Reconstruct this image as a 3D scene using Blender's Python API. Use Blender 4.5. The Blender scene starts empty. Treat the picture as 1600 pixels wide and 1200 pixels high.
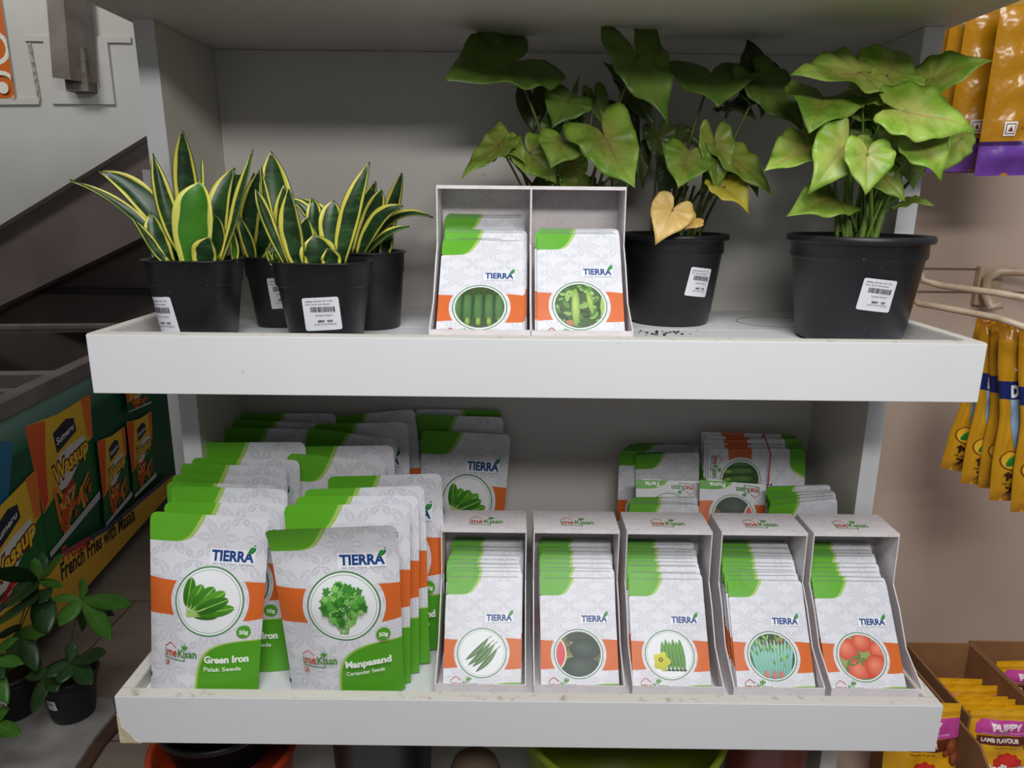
import bpy, bmesh, math, random
import numpy as np
from mathutils import Vector, Matrix, geometry
random.seed(7)
SC = bpy.context.scene
COL = SC.collection

# ------------------------------------------------------------------ camera
F = 1134.55
CAM = np.array([-0.0277, -0.8232, 0.1539])
PITCH, YAW, ROLL = -0.2482, -0.0022, 0.0100
def cam_axes():
    cp, sp, cy, sy, cr, sr = math.cos(PITCH), math.sin(PITCH), math.cos(YAW), math.sin(YAW), math.cos(ROLL), math.sin(ROLL)
    fwd = np.array([sy*cp, cy*cp, sp]); right = np.array([cy, -sy, 0.0]); up = np.cross(right, fwd)
    return cr*right + sr*up, -sr*right + cr*up, fwd
CA, CB, CC = cam_axes()
cd = bpy.data.cameras.new('camera'); cam = bpy.data.objects.new('camera', cd); COL.objects.link(cam)
cd.sensor_width = 36; cd.lens = F/1600*36; cd.clip_start = 0.02; cd.clip_end = 50
cam.matrix_world = Matrix(((CA[0], CB[0], -CC[0], CAM[0]), (CA[1], CB[1], -CC[1], CAM[1]), (CA[2], CB[2], -CC[2], CAM[2]), (0, 0, 0, 1)))
SC.camera = cam
def at(u, v, y):
    """point of the photo's pixel on the vertical plane at depth y"""
    d = CC + CA*(u-800)/F - CB*(v-600)/F
    return CAM + d*((y-CAM[1])/d[1])
def atz(u, v, z):
    d = CC + CA*(u-800)/F - CB*(v-600)/F
    return CAM + d*((z-CAM[2])/d[2])

# ------------------------------------------------------------------ light
SC.view_settings.view_transform = 'Standard'; SC.view_settings.look = 'None'
SC.view_settings.gamma = 1.0; SC.view_settings.exposure = 0.0
w = bpy.data.worlds.new('world'); SC.world = w; w.use_nodes = True
w.node_tree.nodes['Background'].inputs[0].default_value = (0.86, 0.93, 1.0, 1)
w.node_tree.nodes['Background'].inputs[1].default_value = 0.15
def area(name, loc, target, sx, sy, power, col=(1, 1, 1)):
    l = bpy.data.lights.new(name, 'AREA'); l.shape = 'RECTANGLE'; l.size = sx; l.size_y = sy; l.energy = power; l.color = col
    o = bpy.data.objects.new(name, l); COL.objects.link(o); o.location = loc
    o.rotation_euler = (Vector(target)-Vector(loc)).to_track_quat('-Z', 'Y').to_euler()
    return o
area('shop_tube_light', (0.25, -1.35, 0.80), (0.05, 0.1, -0.2), 1.0, 0.16, 13.2, (1.0, 0.98, 0.96))
area('shop_ceiling_panel', (0.02, -1.15, 1.65), (0.02, 0.05, -0.3), 1.15, 0.45, 29, (0.97, 0.98, 1.0))
area('stair_wall_lamp', (-2.2, 1.0, 1.9), (-2.6, 3.0, 0.5), 1.0, 0.4, 20, (1.0, 0.98, 0.94))

# ------------------------------------------------------------------ helpers
def lin(c): return tuple(((x/255)/12.92 if x/255 <= .04045 else ((x/255+.055)/1.055)**2.4) for x in c)
def rgb(*c): return lin(c) + (1.0,)
def tag(o, label=None, cat=None, group=None, kind=None):
    if label: o['label'] = label
    if cat: o['category'] = cat
    if group: o['group'] = group
    if kind: o['kind'] = kind
    return o
def empty(name, loc, label=None, cat=None, group=None):
    o = bpy.data.objects.new(name, None); o.empty_display_size = .02; COL.objects.link(o); o.location = loc
    return tag(o, label, cat, group)
def link(name, me, parent=None, loc=None):
    o = bpy.data.objects.new(name, me); COL.objects.link(o)
    if parent is not None: o.parent = parent
    if loc is not None: o.location = loc
    return o
def copy_tree(o, parent=None):
    c = o.copy(); COL.objects.link(c); c.parent = parent
    for ch in list(o.children): copy_tree(ch, c)
    return c
class MB:
    """collects verts / faces / uv / ink colours and makes one mesh"""
    def __init__(s): s.v = []; s.f = []; s.m = []; s.uv = []; s.col = []; s.sm = []
    def add(s, vs, fs, mat=0, uvs=None, cols=None, smooth=False):
        b = len(s.v); s.v += [tuple(map(float, p)) for p in vs]
        s.uv += list(uvs) if uvs is not None else [(0, 0)]*len(vs)
        s.col += list(cols) if cols is not None else [(1, 1, 1)]*len(vs)
        for f in fs: s.f.append(tuple(b+i for i in f)); s.m.append(mat); s.sm.append(smooth)
    def box(s, x0, x1, y0, y1, z0, z1, mat=0):
        vs = [(x, y, z) for x in (x0, x1) for y in (y0, y1) for z in (z0, z1)]
        s.add(vs, [(0, 1, 3, 2), (4, 6, 7, 5), (0, 4, 5, 1), (2, 3, 7, 6), (0, 2, 6, 4), (1, 5, 7, 3)], mat, [(p[0], p[2]+p[1]) for p in vs])
    def prism(s, pts, axis, a0, a1, mat=0):
        """polygon pts (2D) extruded along axis 'x','y' or 'z' from a0 to a1"""
        def p3(p, a): return {'x': (a, p[0], p[1]), 'y': (p[0], a, p[1]), 'z': (p[0], p[1], a)}[axis]
        n = len(pts); tri = geometry.tessellate_polygon([[Vector((p[0], p[1], 0)) for p in pts]])
        vs = [p3(p, a0) for p in pts] + [p3(p, a1) for p in pts]
        fs = [tuple(t) for t in tri] + [tuple(n+i for i in reversed(t)) for t in tri] + [(i, (i+1) % n, n+(i+1) % n, n+i) for i in range(n)]
        s.add(vs, fs, mat, [(v[0]+v[1], v[2]) for v in vs])
    def tube(s, pts, r, mat=0, seg=8, r1=None, caps=True):
        pts = [np.array(p, float) for p in pts]; n = len(pts); rings = []; prev = None
        for i, p in enumerate(pts):
            d = pts[min(i+1, n-1)] - pts[max(i-1, 0)]; d /= (np.linalg.norm(d)+1e-9)
            a = np.cross(d, (0, 0, 1) if abs(d[2]) < .9 else (1, 0, 0)) if prev is None else prev - d*np.dot(prev, d)
            a /= (np.linalg.norm(a)+1e-9); prev = a; b = np.cross(d, a)
            rr = r if r1 is None else r + (r1-r)*i/(n-1)
            rings.append([p + rr*(math.cos(t)*a + math.sin(t)*b) for t in [2*math.pi*k/seg for k in range(seg)]])
        vs = [q for ring in rings for q in ring]; fs = []
        for i in range(n-1):
            for k in range(seg): fs.append((i*seg+k, i*seg+(k+1) % seg, (i+1)*seg+(k+1) % seg, (i+1)*seg+k))
        if caps: fs += [tuple(range(seg))[::-1], tuple((n-1)*seg+k for k in range(seg))]
        s.add(vs, fs, mat, [(k % seg/seg, k//seg/n) for k in range(len(vs))], smooth=True)
    def loft(s, prof, mat=0, n=48, sq=0, cx=0, cy=0, aspect=1.0):
        """lathe of (r,z) profile; sq>0 gives a rounded-square section"""
        vs = []; uv = []
        for j, (r, z) in enumerate(prof):
            for k in range(n):
                t = 2*math.pi*k/n; c, si = math.cos(t), math.sin(t)
                e = (abs(c)**sq + abs(si)**sq)**(-1/sq) if sq else 1
                vs.append((cx+r*e*c, cy+r*e*si*aspect, z)); uv.append((k/n, z))
        fs = [(j*n+k, j*n+(k+1) % n, (j+1)*n+(k+1) % n, (j+1)*n+k) for j in range(len(prof)-1) for k in range(n)]
        s.add(vs, fs, mat, uv, smooth=True)
    def grid(s, fn, nu, nv, mat=0, uvfn=None, smooth=True):
        vs = []; uv = []
        for j in range(nv+1):
            for i in range(nu+1):
                vs.append(fn(i/nu, j/nv)); uv.append(uvfn(i/nu, j/nv) if uvfn else (i/nu, j/nv))
        W = nu+1; s.add(vs, [(j*W+i, (j+1)*W+i, (j+1)*W+i+1, j*W+i+1) for j in range(nv) for i in range(nu)], mat, uv, smooth=smooth)
    def mesh(s, name, mats, bevel=0):
        me = bpy.data.meshes.new(name); me.from_pydata(s.v, [], s.f); me.update()
        ul = me.uv_layers.new(name='UVMap'); at_ = me.color_attributes.new('ink', 'FLOAT_COLOR', 'POINT')
        li = np.zeros(len(me.loops), np.int32); me.loops.foreach_get('vertex_index', li)
        ul.data.foreach_set('uv', np.array(s.uv, np.float32)[li].ravel())
        at_.data.foreach_set('color', np.hstack([np.array(s.col, np.float32), np.ones((len(s.v), 1), np.float32)]).ravel())
        me.polygons.foreach_set('material_index', s.m); me.polygons.foreach_set('use_smooth', s.sm)
        for m in mats: me.materials.append(m)
        if bevel:
            bm = bmesh.new(); bm.from_mesh(me); bmesh.ops.remove_doubles(bm, verts=bm.verts, dist=1e-6)
            bmesh.ops.recalc_face_normals(bm, faces=bm.faces)
            ed = [e for e in bm.edges if len(e.link_faces) == 2 and e.calc_face_angle(0) > .6]
            bmesh.ops.bevel(bm, geom=ed, offset=bevel, segments=2, affect='EDGES', profile=.5); bm.to_mesh(me); bm.free()
        return me
    def obj(s, name, mats, parent=None, loc=None, bevel=0):
        if not isinstance(mats, (list, tuple)): mats = [mats]
        return link(name, s.mesh(name, mats, bevel), parent, loc)

# ---- node maths
class N:
    def __init__(s, nt, sock): s.nt = nt; s.s = sock
    def op(s, o, other=None, third=None, rev=False):
        n = s.nt.nodes.new('ShaderNodeMath'); n.operation = o
        a = [s, other, third]
        if rev: a = [other, s, third]
        for i, x in enumerate(a):
            if x is None: continue
            if isinstance(x, N): s.nt.links.new(x.s, n.inputs[i])
            else: n.inputs[i].default_value = x
        return N(s.nt, n.outputs[0])
    def __add__(s, o): return s.op('ADD', o)
    __radd__ = __add__
    def __mul__(s, o): return s.op('MULTIPLY', o)
    __rmul__ = __mul__
    def __sub__(s, o): return s.op('SUBTRACT', o)
    def __rsub__(s, o): return s.op('SUBTRACT', o, rev=True)
    def __truediv__(s, o): return s.op('DIVIDE', o)
    def __pow__(s, o): return s.op('POWER', o)
    def __lt__(s, o): return s.op('LESS_THAN', o)
    def __gt__(s, o): return s.op('GREATER_THAN', o)
    def abs(s): return s.op('ABSOLUTE')
    def fract(s): return s.op('FRACT')
    def sqrt(s): return s.op('SQRT')
    def sin(s): return s.op('SINE')
    def cos(s): return s.op('COSINE')
    def atan2(s, o): return s.op('ARCTAN2', o)
    def max(s, o): return s.op('MAXIMUM', o)
    def min(s, o): return s.op('MINIMUM', o)
def newmat(name, rough=.5, spec=.5, color=(.8, .8, .8, 1)):
    m = bpy.data.materials.new(name); m.use_nodes = True; nt = m.node_tree; b = nt.nodes['Principled BSDF']
    b.inputs['Roughness'].default_value = rough; b.inputs['Specular IOR Level'].default_value = spec; b.inputs['Base Color'].default_value = color
    return m, nt, b
def mix(nt, fac, a, b):
    n = nt.nodes.new('ShaderNodeMix'); n.data_type = 'RGBA'
    for sk, x in ((n.inputs[0], fac), (n.inputs[6], a), (n.inputs[7], b)):
        if isinstance(x, N): nt.links.new(x.s, sk)
        elif hasattr(x, 'links'): nt.links.new(x, sk)
        else: sk.default_value = x
    return n.outputs[2]
def noise(nt, scale, detail=3, coord='Object', stretch=None, rough=.55):
    tc = nt.nodes.new('ShaderNodeTexCoord'); src = tc.outputs[coord]
    if stretch:
        mp = nt.nodes.new('ShaderNodeMapping'); mp.inputs['Scale'].default_value = stretch; nt.links.new(src, mp.inputs[0]); src = mp.outputs[0]
    n = nt.nodes.new('ShaderNodeTexNoise'); n.inputs['Scale'].default_value = scale; n.inputs['Detail'].default_value = detail; n.inputs['Roughness'].default_value = rough
    nt.links.new(src, n.inputs['Vector']); return N(nt, n.outputs['Fac'])
def bump(nt, b, h, strength=.2, dist=.002):
    n = nt.nodes.new('ShaderNodeBump'); n.inputs['Strength'].default_value = strength; n.inputs['Distance'].default_value = dist
    nt.links.new(h.s, n.inputs['Height']); nt.links.new(n.outputs[0], b.inputs['Normal'])
def ramp01(x, a, b): return ((x - a)*(1.0/(b-a))).max(0.0).min(1.0)
def noisy(name, c1, c2, scale=8, rough=.5, spec=.4, bmp=0, stretch=None, lo=.35, hi=.65, metal=0):
    m, nt, b = newmat(name, rough, spec); f = noise(nt, scale, 4, stretch=stretch)
    nt.links.new(mix(nt, ramp01(f, lo, hi), c1, c2), b.inputs['Base Color']); b.inputs['Metallic'].default_value = metal
    if bmp: bump(nt, b, noise(nt, scale*6, 3, stretch=stretch), bmp, .001)
    return m
def uv_xy(nt):
    tc = nt.nodes.new('ShaderNodeTexCoord'); sp = nt.nodes.new('ShaderNodeSeparateXYZ'); nt.links.new(tc.outputs['UV'], sp.inputs[0])
    return N(nt, sp.outputs[0]), N(nt, sp.outputs[1])
def lattice(u, v, k, lw):
    """thin-line ornamental flower lattice printed on paper: almond petals with double outlines"""
    out = None
    for (ox, oy, pet, c0, hl, wa, ph) in ((0, 0, 6, .27, .20, .085, 0.0), (.5, .5, 4, .17, .12, .06, .785)):
        x = (u*k + ox).fract() - .5; y = (v*k + oy).fract() - .5
        r = (x*x + y*y).sqrt(); th = (y.atan2(x) + ph)*(pet/(2*math.pi)) + 10.5
        a = (th.fract()-.5)*(2*math.pi/pet); s = r*a.cos(); t = (r*a.sin()).abs(); q = ((s-c0)/hl)
        for g in (1.0, .55):
            e = 1.0 - (q/g)*(q/g); l = ((t - e*(wa*g)).abs() < lw)*(e > -.15)
            out = l if out is None else out.max(l)
        out = out.max(((x.abs()+y.abs()) - .05).abs() < lw)
    return out

MATS = {}
def mat_print(kind):
    """printed pouch / packet: white paper, green corner, orange band, ringed circle, green name panel. u: 0..1, v: widths from the top"""
    if kind in MATS: return MATS[kind]
    P = dict(pouch=dict(gv=.245, cu=.55, cv=.73, R=.29, b0=.56, b1=.88, n0=1.07, nH=1.62, nu=.53, k=2.6, lw=.010),
             packet=dict(gv=.25, cu=.49, cv=1.02, R=.315, b0=.84, b1=1.22, n0=1.40, nH=1.80, nu=.52, k=2.6, lw=.009))[kind]
    m, nt, b = newmat('printed_'+kind, .42, .45); u, v = uv_xy(nt)
    paper = rgb(224, 224, 230); grey = rgb(186, 186, 194)
    c = mix(nt, lattice(u, v, P['k'], P['lw'])*.75, paper, grey)
    # orange band
    wob = (u*6.28).sin()*.012
    band = (v > wob+P['b0'])*(v < P['b1']-wob)
    du = u - P['cu']; dv = v - P['cv']; r = (du*du + dv*dv).sqrt()
    band = band*(r > P['R']+.045)
    c = mix(nt, band, c, rgb(214, 104, 40))
    c = mix(nt, r < P['R']+.008, c, rgb(236, 238, 240))
    c = mix(nt, (r - P['R']).abs() < .0065, c, rgb(72, 128, 72))
    c = mix(nt, (r - (P['R']-.025)).abs() < .0025, c, rgb(150, 165, 150))
    # green corner and its pale edge
    def corner(s):
        a = (v/(P['gv']*(1+.0*s))).abs()**4.0; q = (u/(.435*s - v*(.48))).abs()**9.0
        return (a + q < 1.0)*(v < P['gv'])
    c = mix(nt, corner(1.09), c, rgb(168, 200, 100))
    c = mix(nt, corner(1.0), c, rgb(96, 172, 38))
    # name panel
    def panel(s): return ((((1.0-u)/(P['nu']*s)).abs()**3.6 + ((P['nH']-v)/((P['nH']-P['n0'])*(1+(s-1)*.5))).abs()**3.6) < 1.0).max((v > P['nH']-.1)*(u > .45)*0)
    c = mix(nt, panel(1.04), c, rgb(168, 200, 100))
    c = mix(nt, panel(1.0), c, rgb(84, 160, 34))
    if kind == 'packet': c = mix(nt, (v < .016)*.55, c, rgb(96, 110, 96))  # dark top edge painted in for the shadow gaps between packets
    nt.links.new(c, b.inputs['Base Color'])
    bump(nt, b, noise(nt, 26, 2), .18, .004)
    MATS[kind] = m; return m
def mat_ink():
    if 'ink' in MATS: return MATS['ink']
    m, nt, b = newmat('printing_ink', .42, .45); a = nt.nodes.new('ShaderNodeAttribute'); a.attribute_name = 'ink'
    nt.links.new(a.outputs['Color'], b.inputs['Base Color']); MATS['ink'] = m; return m
INK = mat_ink()

# ------------------------------------------------------------------ printed art (flat shapes laid on a surface)
_tc = {}
def text_tris(txt, bold=.0):
    key = (txt, bold)
    if key in _tc: return _tc[key]
    cu = bpy.data.curves.new('t', 'FONT'); cu.body = txt; cu.size = 1; cu.offset = bold; cu.resolution_u = 3
    o = bpy.data.objects.new('t', cu); COL.objects.link(o); bpy.context.view_layer.update()
    me = bpy.data.meshes.new_from_object(o.evaluated_get(bpy.context.evaluated_depsgraph_get()))
    me.calc_loop_triangles(); V = [(v.co.x, v.co.y) for v in me.vertices]; T = [tuple(t.vertices) for t in me.loop_triangles]
    bpy.data.objects.remove(o); bpy.data.meshes.remove(me); bpy.data.curves.remove(cu)
    xs = [p[0] for p in V]; ys = [p[1] for p in V]; r = (V, T, (min(xs), max(xs), min(ys), max(ys))); _tc[key] = r; return r
class Art:
    """2D shapes: x to the right, y DOWN (like v)"""
    def __init__(s): s.t = []; s.clip = None; s.layer = 0
    def tri(s, pts, cols):
        poly = [(p, c) for p, c in zip(pts, cols)]
        if s.clip:
            cx, cy, R = s.clip
            if any(math.hypot(p[0]-cx, p[1]-cy) > R for p, _ in poly):
                for k in range(28):
                    t = 2*math.pi*k/28; nx, ny = math.cos(t), math.sin(t); out = []
                    for i in range(len(poly)):
                        (p, c), (q, e) = poly[i], poly[(i+1) % len(poly)]
                        dp = (p[0]-cx)*nx+(p[1]-cy)*ny-R; dq = (q[0]-cx)*nx+(q[1]-cy)*ny-R
                        if dp <= 0: out.append((p, c))
                        if dp*dq < 0:
                            f = dp/(dp-dq); out.append(((p[0]+f*(q[0]-p[0]), p[1]+f*(q[1]-p[1])), tuple(a+f*(b-a) for a, b in zip(c, e))))
                    poly = out
                    if len(poly) < 3: return
        for i in range(1, len(poly)-1):
            s.t.append(([poly[0][0], poly[i][0], poly[i+1][0]], [poly[0][1], poly[i][1], poly[i+1][1]], s.layer))
    def poly(s, pts, col, col2=None):
        c1 = lin(col); c2 = lin(col2) if col2 else c1
        ys = [p[1] for p in pts]; a, b = min(ys), max(ys)+1e-9
        cs = [tuple(x+(y-x)*(p[1]-a)/(b-a) for x, y in zip(c1, c2)) for p in pts]
        for t in geometry.tessellate_polygon([[Vector((p[0], p[1], 0)) for p in pts]]): s.tri([pts[i] for i in t], [cs[i] for i in t])
        s.layer += 1
    def ellipse(s, cx, cy, rx, ry, col, col2=None, rot=0, n=20, edge=None):
        """edge colour shades the rim of the printed shape"""
        pt = [(cx+rx*math.cos(t)*math.cos(rot)-ry*math.sin(t)*math.sin(rot), cy+rx*math.cos(t)*math.sin(rot)+ry*math.sin(t)*math.cos(rot)) for t in [2*math.pi*k/n for k in range(n)]]
        if edge:
            c, e = lin(col), lin(edge)
            for i in range(n): s.tri([(cx-rx*.2, cy-ry*.25), pt[i], pt[(i+1) % n]], [c, e, e])
            s.layer += 1
        else: s.poly(pt, col, col2)
    def rect(s, x0, y0, x1, y1, col, col2=None): s.poly([(x0, y0), (x1, y0), (x1, y1), (x0, y1)], col, col2)
    def line(s, pts, wd, col):
        c = lin(col)
        for p, q in zip(pts, pts[1:]):
            dx, dy = q[0]-p[0], q[1]-p[1]; l = math.hypot(dx, dy)+1e-9; nx, ny = -dy/l*wd/2, dx/l*wd/2
            a = [(p[0]+nx, p[1]+ny), (q[0]+nx, q[1]+ny), (q[0]-nx, q[1]-ny), (p[0]-nx, p[1]-ny)]
            s.tri(a[:3], [c]*3); s.tri([a[0], a[2], a[3]], [c]*3)
        s.layer += 1
    def blade(s, x0, y0, x1, y1, wd, col, col2=None, bend=0, n=8, blunt=.5, mid=None):
        """leaf / pod: widest in the middle, from (x0,y0) to (x1,y1)"""
        dx, dy = x1-x0, y1-y0; l = math.hypot(dx, dy); nx, ny = -dy/l, dx/l; L = []; Rr = []; M = []
        for i in range(n+1):
            t = i/n; h = wd/2*(math.sin(math.pi*min(1, t*.97+.02))**blunt); b = bend*math.sin(math.pi*t)
            x, y = x0+dx*t+nx*b, y0+dy*t+ny*b; M.append((x, y)); L.append((x+nx*h, y+ny*h)); Rr.append((x-nx*h, y-ny*h))
        s.poly(L+Rr[::-1], col, col2)
        if mid: s.line(M, wd*.08, mid)
    def text(s, txt, x, y, wd=None, ht=None, col=(0, 0, 0), bold=.02, rot=0, shear=0, flip=False):
        """x,y = left end of the baseline; wd = fitted width, ht = cap height"""
        V, T, (x0, x1, y0, y1) = text_tris(txt, bold); sy = (ht/.7 if ht else wd/(x1-x0)); sx = wd/(x1-x0) if wd else sy
        c = lin(col); P = []
        for a, b in V:
            X, Yy = (a-x0)*sx + shear*b*sy, -b*sy
            P.append((x+X*math.cos(rot)-Yy*math.sin(rot), y+X*math.sin(rot)+Yy*math.cos(rot)))
        for t in T: s.tri([P[i] for i in t], [c]*3)
        s.layer += 1
    def emit(s, mb, fn, mat=1, maxlen=.02, lift=.00025, step=.00005):
        """fn(x,y,offset)->3D point"""
        stack = [(p, c, l, 0) for p, c, l in s.t]; vs = []; cs = []
        while stack:
            p, c, l, d = stack.pop(); e = [math.hypot(p[i][0]-p[(i+1) % 3][0], p[i][1]-p[(i+1) % 3][1]) for i in range(3)]
            k = e.index(max(e))
            if e[k] > maxlen and d < 12:
                i, j, o = k, (k+1) % 3, (k+2) % 3
                mp = ((p[i][0]+p[j][0])/2, (p[i][1]+p[j][1])/2); mc = tuple((a+b)/2 for a, b in zip(c[i], c[j]))
                stack += [([p[i], mp, p[o]], [c[i], mc, c[o]], l, d+1), ([mp, p[j], p[o]], [mc, c[j], c[o]], l, d+1)]; continue
            for q, cc in zip(p, c): vs.append(fn(q[0], q[1], lift+step*l)); cs.append(cc)
        mb.add(vs, [(i, i+1, i+2) for i in range(0, len(vs), 3)], mat, cols=cs, smooth=False)

NAVY, GRN, BRICK = (28, 66, 132), (50, 130, 50), (190, 70, 45)
def logo_tierra(a, x, y, wd):
    h = wd*.245
    a.rect(x-wd*.05, y-h*1.18, x+wd*1.04, y+h*.42, (205, 208, 220)); a.rect(x-wd*.043, y-h*1.15, x+wd*1.033, y+h*.38, (238, 239, 243))
    a.text('TIERRA', x, y, wd=wd, ht=h*.97, col=NAVY, bold=.042)
    a.blade(x+wd*.86, y-h*.72, x+wd*1.03, y-h*1.75, wd*.13, (30, 140, 60), (18, 110, 50), bend=wd*.02, blunt=.8, mid=(120, 200, 120))
    a.text('Soil : Seed : Science : Sustainability', x+wd*.05, y+h*.34, wd=wd*.97, ht=h*.15, col=(70, 80, 110), bold=.01)
def logo_mekisan(a, x, y, wd, sq=1.0, ur=True):
    h = wd*.2*sq
    a.line([(x-wd*.01, y-h*1.3), (x+wd*.17, y-h*2.0), (x+wd*.36, y-h*1.3)], wd*.022, BRICK)
    a.text('me', x+wd*.05, y, wd=wd*.33, ht=h*1.25, col=BRICK, bold=.02)
    a.text('Kisan', x+wd*.42, y, wd=wd*.56, ht=h*1.15, col=(70, 140, 40), bold=.02)
    a.line([(x+.01*wd, y-h*1.1), (x+.01*wd, y+h*.25), (x+wd*.62, y+h*.55), (x+wd*.62, y)], wd*.025, (60, 130, 40))
    a.blade(x+wd*.62, y-h*1.2, x+wd*.54, y-h*1.7, wd*.06, (70, 150, 40)); a.blade(x+wd*.63, y-h*1.2, x+wd*.72, y-h*1.7, wd*.06, (70, 150, 40)); a.blade(x+wd*.625, y-h*1.2, x+wd*.63, y-h*1.95, wd*.05, (70, 150, 40))
    if ur: a.text('UR', x+wd*.0, y+h*1.4, wd=wd*.15, ht=h*.8, col=BRICK, bold=.02)

def pic_spinach(a, cx, cy, R):
    rnd = random.Random(3); bx, by = cx-R*.72, cy+R*.48
    for ang, L, wd, c in ((-86, 1.25, .42, (60, 132, 30)), (-66, 1.15, .46, (78, 150, 36)), (-48, 1.3, .5, (66, 140, 30)), (-34, 1.5, .46, (92, 164, 44)), (-2, 1.05, .26, (60, 125, 30)), (-12, 1.62, .40, (84, 156, 34)), (-24, 1.5, .44, (58, 128, 30))):
        t = math.radians(ang); ex, ey = bx+math.cos(t)*L*R, by+math.sin(t)*L*R; mx, my = bx+math.cos(t)*L*R*.25, by+math.sin(t)*L*R*.25
        a.blade(mx, my, ex, ey, wd*R, c, tuple(int(q*.78) for q in c), blunt=.45, n=10, mid=(150, 200, 90))
        a.line([(bx, by), (mx+(ex-mx)*.3, my+(ey-my)*.3)], R*.05, (170, 205, 110))
def pic_coriander(a, cx, cy, R):
    rnd = random.Random(5)
    for k in range(11):
        x = cx+R*(rnd.uniform(-.5, .5)); a.line([(cx+R*rnd.uniform(-.2, .1), cy+R*.93), (x, cy-R*.1)], R*.035, (120, 175, 80))
    for k in range(120):
        t = rnd.uniform(0, 6.28); q = rnd.random()**.5; x, y = cx+R*.72*q*math.cos(t), cy-R*.12+R*.66*q*math.sin(t)*(1.0)
        if y > cy+R*.25 and abs(x-cx) > R*.55: continue
        g = rnd.choice([(64, 140, 48), (86, 165, 60), (120, 190, 90), (48, 120, 40), (140, 200, 100)]); s = R*rnd.uniform(.09, .16)
        n = 14; ph = rnd.uniform(0, 6); a.poly([(x+s*(1+.35*math.cos(5*u+ph))*math.cos(u)*.85, y+s*(1+.35*math.cos(5*u+ph))*math.sin(u)*.85) for u in [2*math.pi*i/n for i in range(n)]], g)
def pic_cucumber(a, cx, cy, R, horiz=False):
    a.clip = (cx, cy, R); a.ellipse(cx, cy, R*1.05, R*1.05, (66, 78, 40))
    for k, x in enumerate((-.92, -.5, -.06, .38, .80)):
        if horiz: a.ellipse(cx, cy+x*R, R*1.1, R*.25, (96, 142, 40), edge=(40, 66, 18), n=24)
        else:
            a.ellipse(cx+x*R, cy+R*.05, R*.235, R*.9, (84, 128, 70), edge=(34, 72, 30), n=26); a.ellipse(cx+x*R+R*.02, cy+R*.72, R*.11, R*.22, (165, 190, 80), edge=(90, 130, 50))
            for i in range(5): a.line([(cx+(x-.12+.06*i)*R, cy-R*.6), (cx+(x-.12+.06*i)*R, cy+R*.6)], R*.012, (120, 158, 96))
    a.clip = None
def pic_gourd(a, cx, cy, R):
    rnd = random.Random(8); a.clip = (cx, cy, R); a.ellipse(cx, cy, R*1.05, R*1.05, (60, 92, 42))
    for k in range(60):
        x, y = cx+R*rnd.uniform(-1, 1), cy+R*rnd.uniform(-1, 1); t = rnd.uniform(0, 6.28); l = R*rnd.uniform(.2, .5)
        c = rnd.choice([(92, 140, 60), (130, 172, 84), (48, 74, 40), (150, 190, 100), (170, 120, 80) if y > cy+R*.5 else (80, 120, 50)])
        a.blade(x, y, x+l*math.cos(t), y+l*math.sin(t), l*.5, c)
    a.ellipse(cx-R*.17, cy+R*.1, R*.17, R*.86, (186, 212, 110), edge=(120, 160, 60), n=26); a.ellipse(cx+R*.42, cy-R*.15, R*.12, R*.55, (180, 208, 100), edge=(118, 158, 56), rot=-.18, n=22)
    a.ellipse(cx+R*.93, cy+R*.1, R*.09, R*.5, (160, 196, 90)); a.clip = None
def pic_ridge(a, cx, cy, R):
    for i, (x, y) in enumerate(((-.72, .32), (-.6, .55), (-.4, .62), (-.25, .85))):
        x0, y0 = cx+x*R, cy+y*R; x1, y1 = x0+R*(1.02-.02*i), y0-R*(1.0+.02*i)
        a.blade(x0, y0, x1, y1, R*.24, (96, 132, 78), (70, 104, 60), bend=R*(.06), n=10, blunt=.8); a.blade(x0+.1*R, y0-.08*R, x1-.05*R, y1+.07*R, R*.06, (126, 158, 104), bend=R*.06)
        a.line([(x1-.02*R, y1+.02*R), (x1+.14*R, y1-.1*R)], R*.03, (120, 150, 100))
def pic_melon(a, cx, cy, R):
    rnd = random.Random(4); a.clip = (cx, cy, R); a.ellipse(cx, cy, R*1.05, R*1.05, (120, 116, 70))
    for k in range(60):
        x, y = cx+R*rnd.uniform(-1, 1), cy+R*rnd.uniform(-1, .8); a.blade(x, y, x+R*rnd.uniform(-.2, .2), y+R*.2, R*.12, rnd.choice([(150, 160, 90), (90, 84, 60), (170, 190, 110), (70, 90, 50)]))
    a.ellipse(cx+R*.2, cy-R*.8, R*.7, R*.35, (50, 62, 50)); a.ellipse(cx+R*.32, cy-R*.22, R*.72, R*.46, (74, 92, 80), edge=(34, 50, 44), n=26)
    a.ellipse(cx+R*.1, cy+R*.62, R*.85, R*.54, (70, 88, 76), edge=(36, 52, 46), n=26)
    a.ellipse(cx-R*1.02, cy+R*.0, R*.48, R*.74, (214, 226, 190)); a.ellipse(cx-R*1.05, cy, R*.44, R*.68, (226, 74, 88)); a.clip = None
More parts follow.
